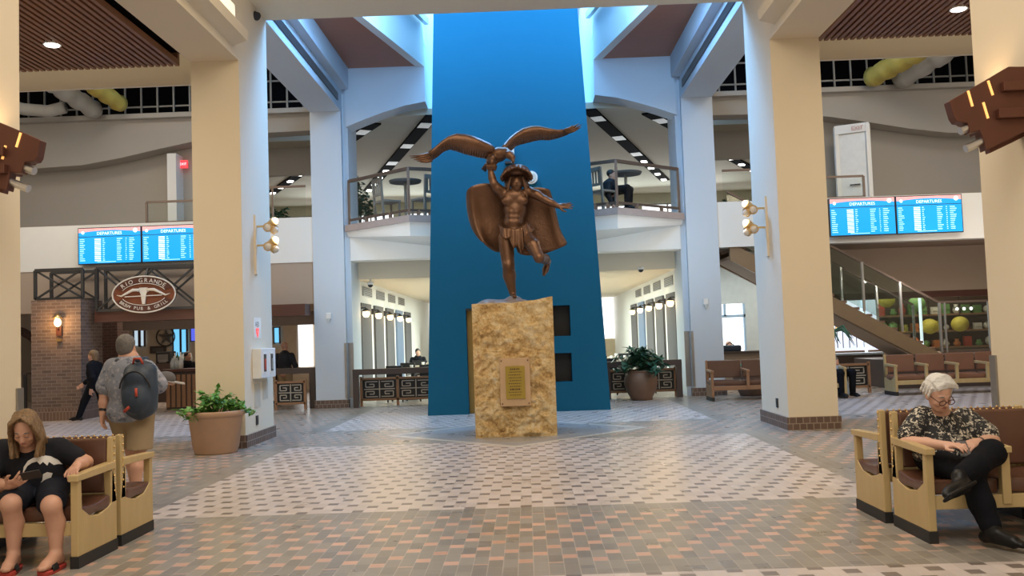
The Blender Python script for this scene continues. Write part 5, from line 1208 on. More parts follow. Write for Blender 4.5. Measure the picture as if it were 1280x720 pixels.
# brick arch wall and high table at the far left
aw = MB(); X0, X1 = at(0, 400, 25).x-1.5, at(50, 400, 25).x
cx_ = at(8, 440, 25).x; ar = 1.0
pts = [(X1, 0), (X1, 3.4), (X0-2, 3.4), (X0-2, 0), (cx_-ar, 0), (cx_-ar, 1.1)]+[(cx_-ar*math.cos(math.pi*k/14), 1.1+ar*math.sin(math.pi*k/14)) for k in range(1, 14)]+[(cx_+ar, 1.1), (cx_+ar, 0)]
aw.prism([(x, 25, z) for x, z in pts], (0, .4, 0)); struct('wall_arch', aw, mat('white washed brick', (.48, .42, .36), .8, bump=.5, bscale=14), 'pale brick wall with a dark arched opening at the far left', 'wall')
struct('trim_9', MB().prism([(x, 24.97, z) for x, z in [(cx_+(ar+d)*math.cos(math.pi*k/14), 1.1+(ar+d)*math.sin(math.pi*k/14)) for d, rg_ in ((0, range(0, 15)), (.22, range(14, -1, -1))) for k in rg_]], (0, .03, 0)), K['brickred'], 'brown brick ring of the arch at the far left', 'trim')
ht = E('high_table', 'dark high table left of the brick pillar', 'table', (at(33, 505, 21.4).x, 21.4, 0)); X_ = ht.location.x
MB().box((X_-.5, 21.0, 1.02), (X_+.22, 21.8, 1.08)).build('top', K['darkwood'], ht)
for dx, dy in ((-.45, .05), (.17, .05), (-.45, .75), (.17, .75)): MB().box((X_+dx-.03, 21.0+dy-.03, 0), (X_+dx+.03, 21.0+dy+.03, 1.02)).build('leg', K['black'], ht)
MB().box((X_-.45, 21.03, .55), (X_+.17, 21.07, .62)).build('stretcher', K['darkwood'], ht)
# ---------------------------------------------------------------- fretwork barriers and dining furniture
def key(mb, x0, x1, z0, z1, y, w=.022):
    cx, cz = (x0+x1)/2, (z0+z1)/2; B = lambda a, b: mb.bar((a[0], y, a[1]), (b[0], y, b[1]), .02, w, (0, 0, 1) if abs(a[1]-b[1]) < 1e-6 else (1, 0, 0))
    B((x0, cz), (x1, cz)); B((cx, z0), (cx, z1))
    for sx_ in (-1, 1):
        for sz_ in (-1, 1):
            px = lambda f: cx+sx_*(x1-x0)/2*f; pz = lambda f: cz+sz_*(z1-z0)/2*f
            pts = [(px(.12), pz(.88)), (px(.9), pz(.88)), (px(.9), pz(.26)), (px(.36), pz(.26)), (px(.36), pz(.58)), (px(.66), pz(.58))]
            for a, b in zip(pts, pts[1:]): B(a, b)
def fret(lb, x0, x1, y, n, mt='oakdark', z0=.05, z1=.66):
    r = E('fretwork_screen', lb, 'barrier', (x0, y, 0), 'fretwork screens'); pw = (x1-x0)/n
    for k in range(n+1): MB().box((x0+k*pw-.03, y-.03, 0), (x0+k*pw+.03, y+.03, z1+.03)).build('post', K[mt], r)
    MB().box((x0, y-.03, z1-.05), (x1, y+.03, z1)).build('top_rail', K[mt], r); MB().box((x0, y-.03, .12), (x1, y+.03, .17)).build('bottom_rail', K[mt], r)
    for k in range(n):
        MB().box((x0+k*pw+.03, y+.035, .17), (x0+(k+1)*pw-.03, y+.045, z1-.05)).build('shade_sheet', K['black'], r)  # black sheet added for the shade seen through the fret
        g = MB(); key(g, x0+k*pw+.07, x0+(k+1)*pw-.07, .19, z1-.07, y); g.build('key_fret', mat('pale metal fret', (.50, .46, .40), .4, .4), r)
    return r
fret('single fretwork screen between the left middle and far piers', -5.66, -4.98, 21.35, 1)
fret('pair of fretwork screens at the left corridor mouth', at(452, 500, 21.7).x, at(452, 500, 21.7).x+1.72, 21.7, 2)
fret('pair of fretwork screens behind the brown jar planter', at(762, 490, 21.5).x, at(845, 490, 21.5).x, 21.5, 2)
fret('reddish fretwork screen below the stairs, left of the long bench', 6.85, 7.75, 20.6, 1)
def barrier(lb, x0, x1, y, z, post):
    r = E('dark_wood_barrier', lb, 'barrier', (x0, y, 0), 'dark barriers')
    MB().box((x0, y-.06, z-.13), (x1, y+.12, z)).build('top_rail', K['darkwood'], r)
    for p in post: MB().box((p, y-.05, 0), (p+.13, y+.08, z-.13)).build('post', K['darkwood'], r)
barrier('dark timber barrier across the left corridor mouth', -3.84, -1.9, 21.25, .88, (-3.84, -2.05))
barrier('dark timber barrier behind the planter at the right corridor mouth', 1.9, 3.72, 21.22, .86, (3.59, 1.95))
barrier('dark timber barrier between the left middle and far piers', -6.5, -4.8, 21.6, .95, (-6.4, -4.93))
def dining(x, y, lb, sets=3, w=1.1, d=.8, grp='dining tables'):
    r = E('dining_table', lb, 'table', (x, y, 0), grp)
    MB().box((x-w/2, y-d/2, .74), (x+w/2, y+d/2, .78)).build('table_top', mat('pale table top', (.42, .36, .28), .35), r)
    MB().cyl((x, y, .03), (x, y, .74), .05).build('stem', K['black'], r); MB().cyl((x, y, 0), (x, y, .04), .28, .24, 18).build('base', K['black'], r)
    for k in range(sets):
        o = MB().lathe([(.01, .78), (.035, .78), (.045, .88), (.04, .88), (.03, .80), (.005, .79)], (x-w*.35+k*w*.33, y-.15+.1*(k % 2), 0), 12).build('cup', K['plastic'], None, (x-w*.35+k*w*.33, y-.15+.1*(k % 2), .78)); tag(o, 'white cup, %s on the %s' % (['first', 'second', 'third', 'fourth'][k], lb), 'cup', 'cups on the dining tables')
def dchair(x, y, rz, lb):
    r = E('dining_chair', lb, 'chair', (0, 0, 0), 'black dining chairs')
    for a in (-.19, .19): MB().bar((a, -.19, 0), (a, -.17, .45), .03).build('leg', K['black'], r); MB().bar((a, .2, 0), (a, .25, .9), .03).build('leg', K['black'], r)
    MB().box((-.21, -.21, .45), (.21, .21, .5)).build('seat', K['black'], r, bevel=.015); MB().prism([(-.2, .22, .6), (.2, .22, .6), (.2, .26, .9), (-.2, .26, .9)], (0, .025, 0)).build('backrest', K['black'], r); r.location = (x, y, 0); r.rotation_euler.z = rz
for k, y in enumerate((23.6, 26.2, 28.8)):
    o_ = ['nearest', 'middle', 'farthest'][k]
    dining(-2.75, y, '%s dining table in the left corridor' % o_); dchair(-3.05, y-.75, 3.0, 'black chair in front of the %s left corridor table' % o_); dchair(-2.3, y-.7, 3.3, 'black chair nearer the tower at the %s left corridor table' % o_)
    dining(2.6, y, '%s dining table in the right corridor' % o_); dchair(2.2, y-.75, 3.0, 'black chair nearer the tower at the %s right corridor table' % o_); dchair(3.1, y-.7, 3.3, 'black chair nearer the wall at the %s right corridor table' % o_)
dining(-6.4, 24.2, 'bar table in front of the man in the navy jacket', 2, 1.3)
a, c = at(373, 402, 29.95), at(392, 458, 29.95); o = struct('window_9', bx((a.x, 29.9, c.z), (c.x, 29.96, a.z)), K['pane'], 'bright restaurant window left of the far left pier', 'window')
g = MB(); g.box((a.x-.06, 29.86, c.z), (a.x, 29.98, a.z)); g.box((a.x, 29.86, a.z), (c.x, 29.98, a.z+.06)); g.build('window_frame', K['plastic'], o)
# ---------------------------------------------------------------- right side: window, stairs, shop
wx = [at(901, 380, 26.2), at(935, 440, 26.2)]
ww = bx((4.25, 26.3, 0), (wx[0].x-.35, 26.5, 3.42)); ww.box((wx[1].x, 26.3, 0), (7.4, 26.5, 3.42)); ww.box((wx[0].x-.35, 26.3, 0), (wx[1].x, 26.5, wx[1].z)); ww.box((wx[0].x-.35, 26.3, wx[0].z), (wx[1].x, 26.5, 3.42))
struct('wall_window', ww, mat('pale grey green plaster', (.50, .54, .54), .8), 'pale wall around the bright window right of the far pier', 'wall')
o = struct('window_10', bx((wx[0].x-.35, 26.42, wx[1].z), (wx[1].x, 26.46, wx[0].z)), K['pane'], 'bright window behind the seated person on the right', 'window')
g = MB(); zz = at(915, 395, 26.2).z; g.box((wx[0].x-.35, 26.3, zz-.04), (wx[1].x, 26.42, zz+.04)); xx = at(907, 385, 26.2).x; g.box((xx-.03, 26.3, zz), (xx+.03, 26.42, wx[0].z)); g.box((wx[1].x-.05, 26.3, wx[1].z), (wx[1].x, 26.42, wx[0].z)); g.build('window_frame', mat('blue grey frame', (.30, .42, .55), .5), o)
tb = E('cafe_counter', 'dark counter below the bright right window', 'counter', (6.0, 23.6, 0))
bx((4.9, 23.6, .88), (7.3, 24.3, .94)).build('top', K['darkwood'], tb); bx((5.0, 23.8, 0), (7.2, 24.2, .88)).build('body', K['brownwall'], tb)
o = E('laptop_bag', 'dark bag lying on the counter in front of the seated person', 'bag', (at(913, 445, 23.9).x, 23.9, .94)); p = o.location
MB().box((p.x-.30, 23.8, .94), (p.x+.28, 24.1, 1.10)).build('body', K['pack'], o, bevel=.04); MB().tube([p+Vector((-.1, 0, .16)), p+Vector((0, 0, .24)), p+Vector((.1, 0, .16))], .015).build('strap', K['black'], o)
# stairs
st = E('staircase', 'brown staircase rising to the left with glass balustrades', 'staircase', (9.74, 21.5, 0), None, 'structure')
sl_ = .581; xb, zb2 = 9.78, .76
Zs = lambda x: zb2+(xb-x)*sl_
for y in (21.45, 22.9):
    MB().prism([(xb+.1, y, Zs(xb+.1)), (5.0, y, Zs(5.0)), (5.0, y, Zs(5.0)-.42), (xb-.62, y, zb2)], (0, .10, 0)).build('stringer', mat('tan brown steel', (.24, .16, .09), .45), st)
n = 18; und = MB()
for k in range(n):
    x = xb-.1-k*.285; z = zb2+(k+1)*.166
    if z > 3.9: break
    MB().box((x-.31, 21.55, z-.06), (x, 22.9, z)).build('tread', K['terrabrown'], st)
MB().prism([(xb-.45, 21.55, zb2-.1), (5.0, 21.55, Zs(5.0)-.32), (5.0, 21.55, Zs(5.0)-.38), (xb-.5, 21.55, zb2-.12)], (0, 1.35, 0)).build('soffit', K['brownwall'], st)
ld = MB().box((9.4, 21.45, .66), (13.5, 24, .76)); ld.build('landing', K['terrabrown'], st); MB().box((8.6, 21.55, 0), (13.5, 23.9, .66)).build('landing_base', K['darkwood'], st)
for y in (21.5, 22.95):
    MB().bar((xb, y, Zs(xb)+1.20), (5.0, y, Zs(5)+1.20), .06, .05).build('handrail', K['bronzeal'], st)
    c0 = Vector((xb, y, Zs(xb)+.64)); c1 = Vector((5, y, Zs(5)+.64)); MB().prism([(xb, y, Zs(xb)+.1), (5, y, Zs(5)+.1), (5, y, Zs(5)+1.18), (xb, y, Zs(xb)+1.18)], (0, .012, 0)).build('glass_panel', K['glassgreen'], st)
    for x in (xb, 8.9, 8.05, 7.2): MB().bar((x, y-.02, Zs(x)+.05), (x, y-.02, Zs(x)+1.2), .05).build('post', K['chrome'], st)
MB().bar((xb, 21.5, 1.97), (13.5, 21.5, 1.97), .06, .05).build('handrail', K['bronzeal'], st); MB().box((xb+.05, 21.5, .86), (13.5, 21.512, 1.95)).build('glass_panel', K['glassgreen'], st)
MB().box((xb, 21.47, .78), (13.5, 21.53, .86)).build('bottom_rail', K['bronzeal'], st)
for x in (10.0, 11.0, 11.2, 12.2): MB().bar((x-.1, 21.48, .8), (x-.1, 21.48, 1.96), .035).build('post', K['chrome'], st)
# shop
struct('wall_shop', MB().box((6.9, 23.3, 2.3), (16, 23.5, 3.42)), K['brownwall'], 'brown header wall above the gift shop front', 'wall')
struct('trim_10', MB().box((6.9, 23.25, 2.14), (16, 23.55, 2.3)), K['mahog'], 'dark timber band above the gift shop front', 'trim')
struct('wall_shop_back', MB().box((7.4, 29.5, 0), (16, 29.7, 3.42)), mat('shop wall', (.22, .17, .13), .8), 'dark back wall of the gift shop', 'wall')
a, c = at(1046, 392, 25.9), at(1101, 437, 25.9)
o = struct('window_11', bx((a.x-.2, 25.95, c.z), (c.x, 25.99, 2.2)), mat('pale blue daylight', (.8, .85, .95), .5, emit=(.52, .62, .85), estr=.9), 'pale blue bright window seen under the staircase', 'window')
pr = E('pendant_lamp_rack', 'row of small brass pendant lamps on thin rods under the stairs', 'lamp', (a.x, 25.2, 2.0)); za = at(1060, 413, 25.2).z
MB().bar((a.x-.2, 25.2, za), (at(1082, 413, 25.2).x, 25.2, za), .03).build('bar', K['brass'], pr)
for px in (1046, 1082):
    p = at(px, 411, 25.2); MB().bar((p.x, 25.2, za), (p.x, 25.2, 3.42), .015).build('hanger', K['steelframe'], pr)
for px in (1046, 1053, 1061, 1070, 1079):
    p = at(px, 411, 25.2); MB().bar((p.x, 25.2, .9), (p.x, 25.2, za), .018).build('rod', K['steelframe'], pr); MB().lathe([(.01, .16), (.03, .14), (.05, .05), (.09, .0), (.01, .01)], (p.x, 25.2, za+.0), 12).build('lamp_bell', K['brass'], pr)
sh = E('shop_counter', 'dark shop counter with a blue lit edge under the stairs', 'counter', (8.6, 24.6, 0))
bx((7.3, 24.6, 0), (10.2, 25.1, .72)).build('body', K['darkwood'], sh); bx((7.25, 24.55, .72), (10.25, 25.1, .77)).build('top', mat('blue white counter top', (.45, .52, .62), .3), sh); 
rg = random.Random(5)
shelf = None
for k in range(3):
    if k == 0: r = E('display_shelf', 'long gift shop display shelf seen through the stair glass', 'shelf', (11.2, 27.2, 0))
    z = .75+k*.48
    bx((9.0, 27.2, z), (14.5, 27.6, z+.04)).build('board', K['oakdark'], r); bx((9.0, 27.55, z), (14.5, 27.6, z+.46)).build('back_panel', K['darkwood'], r)
    for x in (9.0, 14.46): bx((x, 27.2, z-.48 if k else 0), (x+.04, 27.6, z)).build('upright', K['oakdark'], r)
    for q in range(17):
        x = 9.15+q*.31+rg.uniform(-.04, .04); col = ['yellowtoy', 'orangetoy', 'greentoy', 'bone', 'paneblue' if 0 else 'red'][rg.randrange(5)]; h = rg.uniform(.16, .36); ty = rg.randrange(3)
        if ty == 0: m_ = MB().sph((x, 27.38, z+.04+h*.45), (h*.42, h*.42, h*.45), 12, 8); nm_, w_ = 'gift_ball', 'round'
        elif ty == 1: m_ = MB().lathe([(.01, 0), (.07, 0), (.11, h*.4), (.05, h*.8), (.07, h), (.01, h)], (x, 27.38, z+.04), 12); nm_, w_ = 'gift_vase', 'vase shaped'
        else: m_ = MB().box((x-.1, 27.3, z+.04), (x+.1, 27.45, z+.04+h)); m_.bar((x-.1, 27.29, z+.04+h*.5), (x+.1, 27.29, z+.04+h*.5), .03); nm_, w_ = 'gift_box', 'boxed'
        cn = {'yellowtoy': 'yellow', 'orangetoy': 'orange', 'greentoy': 'green', 'bone': 'pale', 'red': 'red'}[col]
        o = m_.build(nm_, K[col], None, (x, 27.38, z+.04)); tag(o, '%s %s souvenir on the %s gift shop shelf' % (cn, w_, ['lowest', 'middle', 'upper'][k]), 'souvenir', '%s %s souvenirs on the %s shelf' % (cn, w_, ['lowest', 'middle', 'upper'][k]))
for (px, py, mt, lb) in ((1108, 375, 'yellowtoy', 'large yellow paper lantern in the gift shop, left of the orange goods'), (1162, 408, 'yellowtoy', 'yellow paper lantern low in the gift shop near the stair foot'), (1200, 405, 'yellowtoy', 'dim yellow lantern behind the landing glass'), (1146, 380, 'greentoy', 'green paper lantern high in the gift shop')):
    p = at(px, py, 26.7); r = E('paper_lantern', lb, 'lantern', p); MB().sph(p, (.24, .24, .22), 16, 10).build('globe', K[mt], r); MB().bar(p+Vector((0, 0, .2)), (p.x, p.y, 3.42), .015).build('cord', K['black'], r)
for k, px in enumerate((1081, 1151)):
    p = at(px, 400, 25.9); r = E('light_tube', 'blue white glowing vertical tube in the shop front, %s one' % ('left', 'right')[k], 'light', (p.x, 25.9, 0)); MB().cyl((p.x, 25.9, .05), (p.x, 25.9, 2.3), .04).build('tube', K['screenwhite'], r); MB().box((p.x-.06, 25.86, 0), (p.x+.06, 25.94, .06)).build('cap', K['steel'], r)
p = at(1205, 385, 26.5); r = E('ceiling_track_light', 'small white lights reflected above the landing glass', 'light', p)
MB().box((p.x-.3, 26.5, p.z), (p.x+.3, 26.56, p.z+.03)).build('track', K['steel'], r)
for k in range(3): MB().sph(p+Vector((-.2+k*.2, 0, -.02)), .04, 10, 6).build('bulb', K['led'], r)
# ---------------------------------------------------------------- people
def A(px, py, Y): return nv(at(px, py, Y))
def grow(F, name, mt, parent, clip=None):
    return F.build(name, mt, parent)
def project_patch(shirt, tri_fn, name, mt, parent, nrm=(0, -1, 0), nu=40, nv_=30):
    pass

K['lip'] = mat('lip', (.38, .15, .12), .45)
def features(b, Q, brow, lip, V):
    g = MB()
    for q in (-1, 1):
        g.tube([V(Q(q*.014, .087, .020)), V(Q(q*.032, .086, .026)), V(Q(q*.050, .074, .019))], [.003, .005, .002], 6)
        g.tube([V(Q(q*.018, .086, -.007)), V(Q(q*.032, .0905, -.010)), V(Q(q*.046, .083, -.008))], [.0015, .003, .0015], 6)
    g.build('eyebrows', brow, b)
    g = MB(); g.tube([V(Q(-.024, .084, -.068)), V(Q(-.008, .0925, -.064)), V(Q(.008, .0925, -.064)), V(Q(.024, .084, -.068))], [.002, .005, .005, .002], 6); g.build('lips', lip, b)
def youth():
    # joints
    hip = A(50, 632, 6.86); hip[2] = .50
    hl, hr = hip+nv((.10, 0, 0)), hip+nv((-.10, 0, 0))
    kl, kr = A(64, 632, 6.36), A(13, 630, 6.36)
    al, ar_ = A(70, 700, 6.42), A(17, 700, 6.42)
    tl, tr = A(69, 722, 6.2), A(24, 718, 6.18)
    for a in (al, ar_): a[2] = .09
    tl, tr = al+nv((.0, -.2, 0)), ar_+nv((.05, -.19, 0)); tl[2] = tr[2] = .03
    ch = A(44, 582, 6.78); nk = A(37, 560, 6.72)
    sl, sr = A(74, 561, 6.80), A(4, 563, 6.78)
    el, wl = A(107, 578, 6.86), A(96, 582, 6.56)
    er, wr = A(-14, 607, 6.62), A(12, 607, 6.42)
    hc = A(32, 536, 6.60)
    base = (hip[0], 6.7, 0)
    F = Field((hip[0]-.62, 6.05, -.02), (hip[0]+.52, 7.1, 1.36), .0085)
    F.chain([hl, kl], [.095, .066], .03).chain([kl, (kl+al)/2+nv((0, .03, .05)), al], [.062, .062, .036], .02)
    F.chain([hr, kr], [.095, .066], .03).chain([kr, (kr+ar_)/2+nv((0, .03, .05)), ar_], [.062, .062, .036], .02)
    for a, t in ((al, tl), (ar_, tr)): foot(F, a+nv((0, 0, .02)), t, 1.02)
    F.ell(hip+nv((0, 0, .03)), (.19, .14, .14), .05); F.ell((hip+ch)/2, (.165, .125, .2), .06); F.ell(ch, (.18, .125, .16), .06)
    F.chain([ch, nk, hc], [.1, .062, .055], .03)
    F.chain([sl, el], [.062, .050], .03).chain([el, (el+wl)/2+nv((.0, 0, .0)), wl], [.05, .046, .03], .02)
    hand(F, wl, A(88, 594, 6.42)-wl, (-.2, -.35, .95), -1, .75, 1.0, .3, .16, .007)
    F.chain([sr, er], [.062, .05], .03).chain([er, (er+wr)/2, wr], [.05, .047, .03], .02)
    hand(F, wr, A(27, 600, 6.36)-wr, (-.1, -.55, -.75), 1, .5, 1.0, .2, .22, .007)
    fw = unit((.12, -.80, -.52)); up = unit((.1, -.5, .86)); head(F, hc, fw, up, 1.0)
    b = F.build('person', K['skin'], None, base)
    tag(b, 'seated long haired person in a black shirt looking at a phone', 'person')
    # clothes
    T = Field((hip[0]-.45, 6.4, .42), (hip[0]+.45, 7.15, 1.2), .009)
    T.ell(hip+nv((0, -.01, .06)), (.205, .16, .12), .05); T.ell((hip+ch)/2+nv((0, -.01, 0)), (.19, .15, .22), .06); T.ell(ch, (.195, .14, .16), .05)
    T.chain([ch+nv((0, 0, .04)), nk-nv((0, -.02, .02))], [.12, .082], .04)
    T.chain([sl-nv((.06, 0, 0)), sl, sl+(el-sl)*.6], [.08, .078, .074], .03).chain([sr+nv((.06, 0, 0)), sr, sr+(er-sr)*.55], [.08, .078, .074], .03)
    tee = T.build('shirt', K['tee'], b)
    S = Field((hip[0]-.4, 6.2, .3), (hip[0]+.4, 7.15, .75), .009)
    S.ell(hip+nv((0, 0, .02)), (.205, .17, .13), .05)
    for h, k in ((hl, kl), (hr, kr)): S.chain([h, h+(k-h)*.82], [.118, .098], .03)
    S.build('shorts', K['shorts'], b)
    H = Field((hc[0]-.32, 6.2, .75), (hc[0]+.32, 6.95, 1.36), .0055)
    r_, f_, u_ = basis(fw, up); Q = lambda x, y, z: hc+r_*x+f_*y+u_*z
    H.ell(Q(0, -.028, .045), (.086, .098, .090), .02, [r_, f_, u_]); H.ell(Q(0, .085, -.015), (.060, .06, .12), .02, [r_, f_, u_], cut=True)
    rg = random.Random(2)
    for q in (-1, 1):
        for k in range(15):
            t = k/14; y0 = .072-.13*t; p0 = Q(q*.010, y0*.8-.005, .132-.02*t); p1 = Q(q*(.060+.01*rg.random()), y0+.005, .098); p2 = Q(q*(.084+.006*rg.random()), y0*.85, .01)
            p3 = Q(q*(.090+.02*rg.random()), y0*.7, -.08); p4 = p3+nv((q*(.025*rg.random()+.01), -.035+.08*t+.02*rg.random(), -.09)); p5 = p4+nv((q*(.03*rg.random()-.005), .0, -.07-.07*rg.random())); p6 = p5+nv((q*.02*(rg.random()-.4), .01, -.05))
            H.chain([p0, p1, p2, p3, p4, p5, p6], [.009, .0125, .013, .0125, .0115, .009, .003], .005)
    H.build('hair', K['hairblond'], b)
    features(b, Q, K['hairgrey'], K['lip'], Vector)
    for a, t, nm_ in ((al, tl, 'left'), (ar_, tr, 'right')):
        d = unit((t-a)*nv((1, 1, 0))); sd = np.cross(d, (0, 0, 1)); c = a*nv((1, 1, 0))
        SF = Field(c-nv((.2, .32, .02)), c+nv((.2, .15, .16)), .007)
        SF.rc(c-d*.05+nv((0, 0, .018)), c+d*.14+nv((0, 0, .018)), .045, .052, .02); SF.d[:, :, :] = SF.d; SF.clip(2, .03)
        s_ = SF.build('sandal', K['redsole'], b); tag(s_, 'red soled %s foot slide' % nm_)
        g = MB(); ring = []
        for k in range(9):
            t_ = math.pi*k/8; ring.append([Vector(c+d*u+sd*math.cos(t_)*.056+nv((0, 0, .02+.062*math.sin(t_)))) for u in (.06, .09, .12, .135)])
        vs = [p for rr in ring for p in rr]; g.add(vs, [(i*4+j, (i+1)*4+j, (i+1)*4+j+1, i*4+j+1) for i in range(8) for j in range(3)], True)
        o = g.build('strap', K['rubber'], s_); m_ = o.modifiers.new('t', 'SOLIDIFY'); m_.thickness = .008
    # abstract pale print on the chest
    from mathutils.bvhtree import BVHTree
    off = wloc(tee); bv = BVHTree.FromPolygons([v.co+off for v in tee.data.vertices], [tuple(p.vertices) for p in tee.data.polygons])
    def patch(outline, name):
        bm = bmesh.new(); vs = [bm.verts.new(at(px, py, 6.0)) for px, py in outline]; bm.faces.new(vs)
        bmesh.ops.triangulate(bm, faces=bm.faces); bmesh.ops.subdivide_edges(bm, edges=bm.edges, cuts=3, use_grid_fill=True); bmesh.ops.triangulate(bm, faces=bm.faces)
        V_, Fc = [], []; 
        for v in bm.verts:
            d = (v.co-CAM).normalized(); h = bv.ray_cast(CAM, d); V_.append((h[0]+h[1]*.004) if h[0] else v.co+d*.7)
        bm.verts.index_update(); Fc = [[v.index for v in f.verts] for f in bm.faces]; bm.free()
        return V_, Fc
    g = MB()
    c3 = lambda L: [(u/4, 540+v/4) for u, v in L]
    g.add(*patch(c3([(115, 205), (120, 175), (140, 145), (175, 125), (215, 117), (255, 122), (290, 138), (312, 160), (290, 160), (270, 152), (268, 165), (245, 150), (236, 168), (215, 150), (200, 163), (185, 148), (160, 155), (138, 170), (127, 190)]), 'p'))
    g.add(*patch(c3([(215, 210), (235, 200), (262, 205), (255, 225), (245, 235), (256, 262), (240, 268), (228, 250), (212, 262), (195, 265), (212, 240), (225, 230)]), 'p'))
    o = g.build('shirt_print', K['print'], tee, recalc=False)
    # phone
    c = A(39, 594, 6.34); p = E('smartphone', 'black phone held by the long haired person', 'phone', c)
    MB().obox(c, (.075, -.015, .012), (.0, .022, -.028), (.003, .003, .002)).build('body', K['black'], p, bevel=.003); 
    MB().obox(Vector(c)+Vector((0, .004, .004)), (.069, -.0135, .011), (.0, .02, -.025), (.0006, .001, .001)).build('screen', K['greypanel'], p)
youth()

def old_man():
    hip = A(1180, 588, 6.84); hip[2] = .51
    hr, hl = hip+nv((-.10, 0, 0)), hip+nv((.10, 0, 0))       # picture-left is his right
    kr = A(1214, 594, 6.36); kl = A(1240, 566, 6.42)
    ar_ = A(1240, 668, 6.22); ar_[2] = .10
    tr = ar_+nv((.10, -.17, 0)); tr[2] = .03
    al = A(1200, 596, 6.20)
    ch = A(1180, 546, 6.90); nk = A(1177, 520, 6.84)
    sr, sl = A(1146, 522, 6.90), A(1213, 524, 6.90)
    er, wr = A(1134, 552, 6.78), A(1183, 557, 6.46)
    el, wl = A(1241, 551, 6.72), A(1222, 553, 6.50)
    hc = A(1173, 492, 6.74); base = (hip[0], 6.7, 0)
    F = Field((hip[0]-.45, 5.8, -.02), (hip[0]+.62, 7.1, 1.42), .0085)
    F.chain([hr, kr], [.085, .06], .03).chain([kr, ar_], [.055, .04], .02); F.chain([hl, kl], [.085, .06], .03).chain([kl, al], [.055, .04], .02)
    F.ell(hip+nv((0, 0, .03)), (.17, .13, .13), .05); F.ell((hip+ch)/2, (.16, .13, .22), .06); F.ell(ch, (.17, .12, .16), .06)
    F.chain([ch, nk, hc], [.1, .06, .055], .03)
    F.chain([sr, er], [.056, .045], .03).chain([er, (er+wr)/2, wr], [.045, .042, .029], .02)
    hand(F, wr, A(1201, 556, 6.36)-wr, (.1, -.55, .8), -1, .55, 1.0, .3, .14, .007)
    F.chain([sl, el], [.056, .045], .03).chain([el, (el+wl)/2, wl], [.045, .042, .029], .02)
    hand(F, wl, A(1207, 557, 6.40)-wl, (.2, -.5, .85), 1, .5, 1.0, .3, .14, .007)
    fw = unit((.20, -.86, -.47)); up = unit((.05, -.45, .89)); head(F, hc, fw, up, 1.02)
    b = F.build('person', K['skinpale'], None, base)
    tag(b, 'white haired man in a floral shirt seated with crossed legs', 'person')
    T = Field((hip[0]-.42, 6.4, .42), (hip[0]+.45, 7.2, 1.25), .009)
    T.ell(hip+nv((0, -.02, .04)), (.218, .185, .14), .05); T.ell((hip+ch)/2+nv((0, -.01, 0)), (.19, .16, .24), .06); T.ell(ch, (.20, .145, .17), .06)
    T.chain([ch+nv((0, 0, .06)), nk-nv((0, -.01, .015))], [.125, .085], .04)
    T.chain([sr+nv((.04, 0, 0)), sr+(er-sr)*.72], [.088, .086], .04).chain([sl-nv((.04, 0, 0)), sl+(el-sl)*.72], [.088, .086], .04)
    T.rc(nk+nv((.0, -.14, .0)), nk+nv((0, -.10, -.10)), .045, .008, .02, cut=True)
    sh = T.build('shirt', K['floral'], b)
    r_, f_, u_ = basis(fw, up); Q = lambda x, y, z: hc+(r_*x+f_*y+u_*z)*1.02
    P_ = Field((hip[0]-.35, 5.85, .06), (hip[0]+.6, 7.1, .78), .009)
    P_.ell(hip+nv((0, 0, .01)), (.195, .165, .125), .05)
    P_.chain([hr, kr], [.105, .085], .03).chain([kr, (kr+ar_)/2, ar_+nv((0, .02, .05))], [.085, .08, .07], .03)
    P_.chain([hl, kl], [.108, .09], .03).chain([kl, (kl+al)/2+nv((0, 0, -.005)), al+(kl-al)*.12], [.088, .078, .068], .03)
    P_.build('trousers', K['jean'], b)
    # shoes
    S = Field(ar_-nv((.2, .4, .15)), ar_+nv((.35, .2, .12)), .008); foot(S, ar_+nv((0, 0, .01)), tr, 1.12); S.rc(ar_, ar_+nv((0, 0, .04)), .052, .052, .02); S.build('shoe', K['shoe'], b)
    d = unit(A(1170, 612, 6.05)-al); S = Field(al-nv((.35, .35, .25)), al+nv((.2, .2, .15)), .008)
    sd = unit(np.cross(d, (0, -.8, .5))); n_ = unit(np.cross(d, sd)); Mx = [d, sd, n_]
    S.chain([al, al+d*.02+nv((0, -.02, -.05))], [.054, .05], .02); S.ell(al+d*.07+nv((0, -.035, -.05)), (.155, .05, .052), .02, Mx); S.ell(al+d*.0+nv((0, -.03, -.06)), (.07, .045, .05), .02, Mx)
    S.box(al+d*.07+nv((0, -.075, -.062)), (.15, .012, .048), .011, .006, Mx)
    S.build('shoe', K['shoe'], b)
    H = Field(hc-nv((.16, .2, .16)), hc+nv((.16, .2, .2)), .0065)
    H.ell(Q(0, -.026, .052), nv((.086, .098, .090)), .02, [r_, f_, u_]); H.ell(Q(0, -.06, -.02), (.072, .045, .06), .03, [r_, f_, u_])
    for k in range(15):
        a = -1+k/7; H.chain([Q(.06*a, -.07, .118-.03*a*a), Q(.068*a-.008, .0, .142-.04*a*a), Q(.074*a-.016, .05, .112-.03*a*a), Q(.078*a-.02, .068, .084-.02*a*a)], [.010, .014, .011, .004], .006)
    for q in (-1, 1):
        for k in range(4): H.chain([Q(q*.08, .02-.03*k, .06), Q(q*.085, .012-.03*k, .0), Q(q*.078, .005-.03*k, -.03)], [.010, .010, .004], .006)
    H.build('hair', K['hairwhite'], b)
    features(b, Q, K['hairgrey'], K['lip'], Vector)
    g = MB()
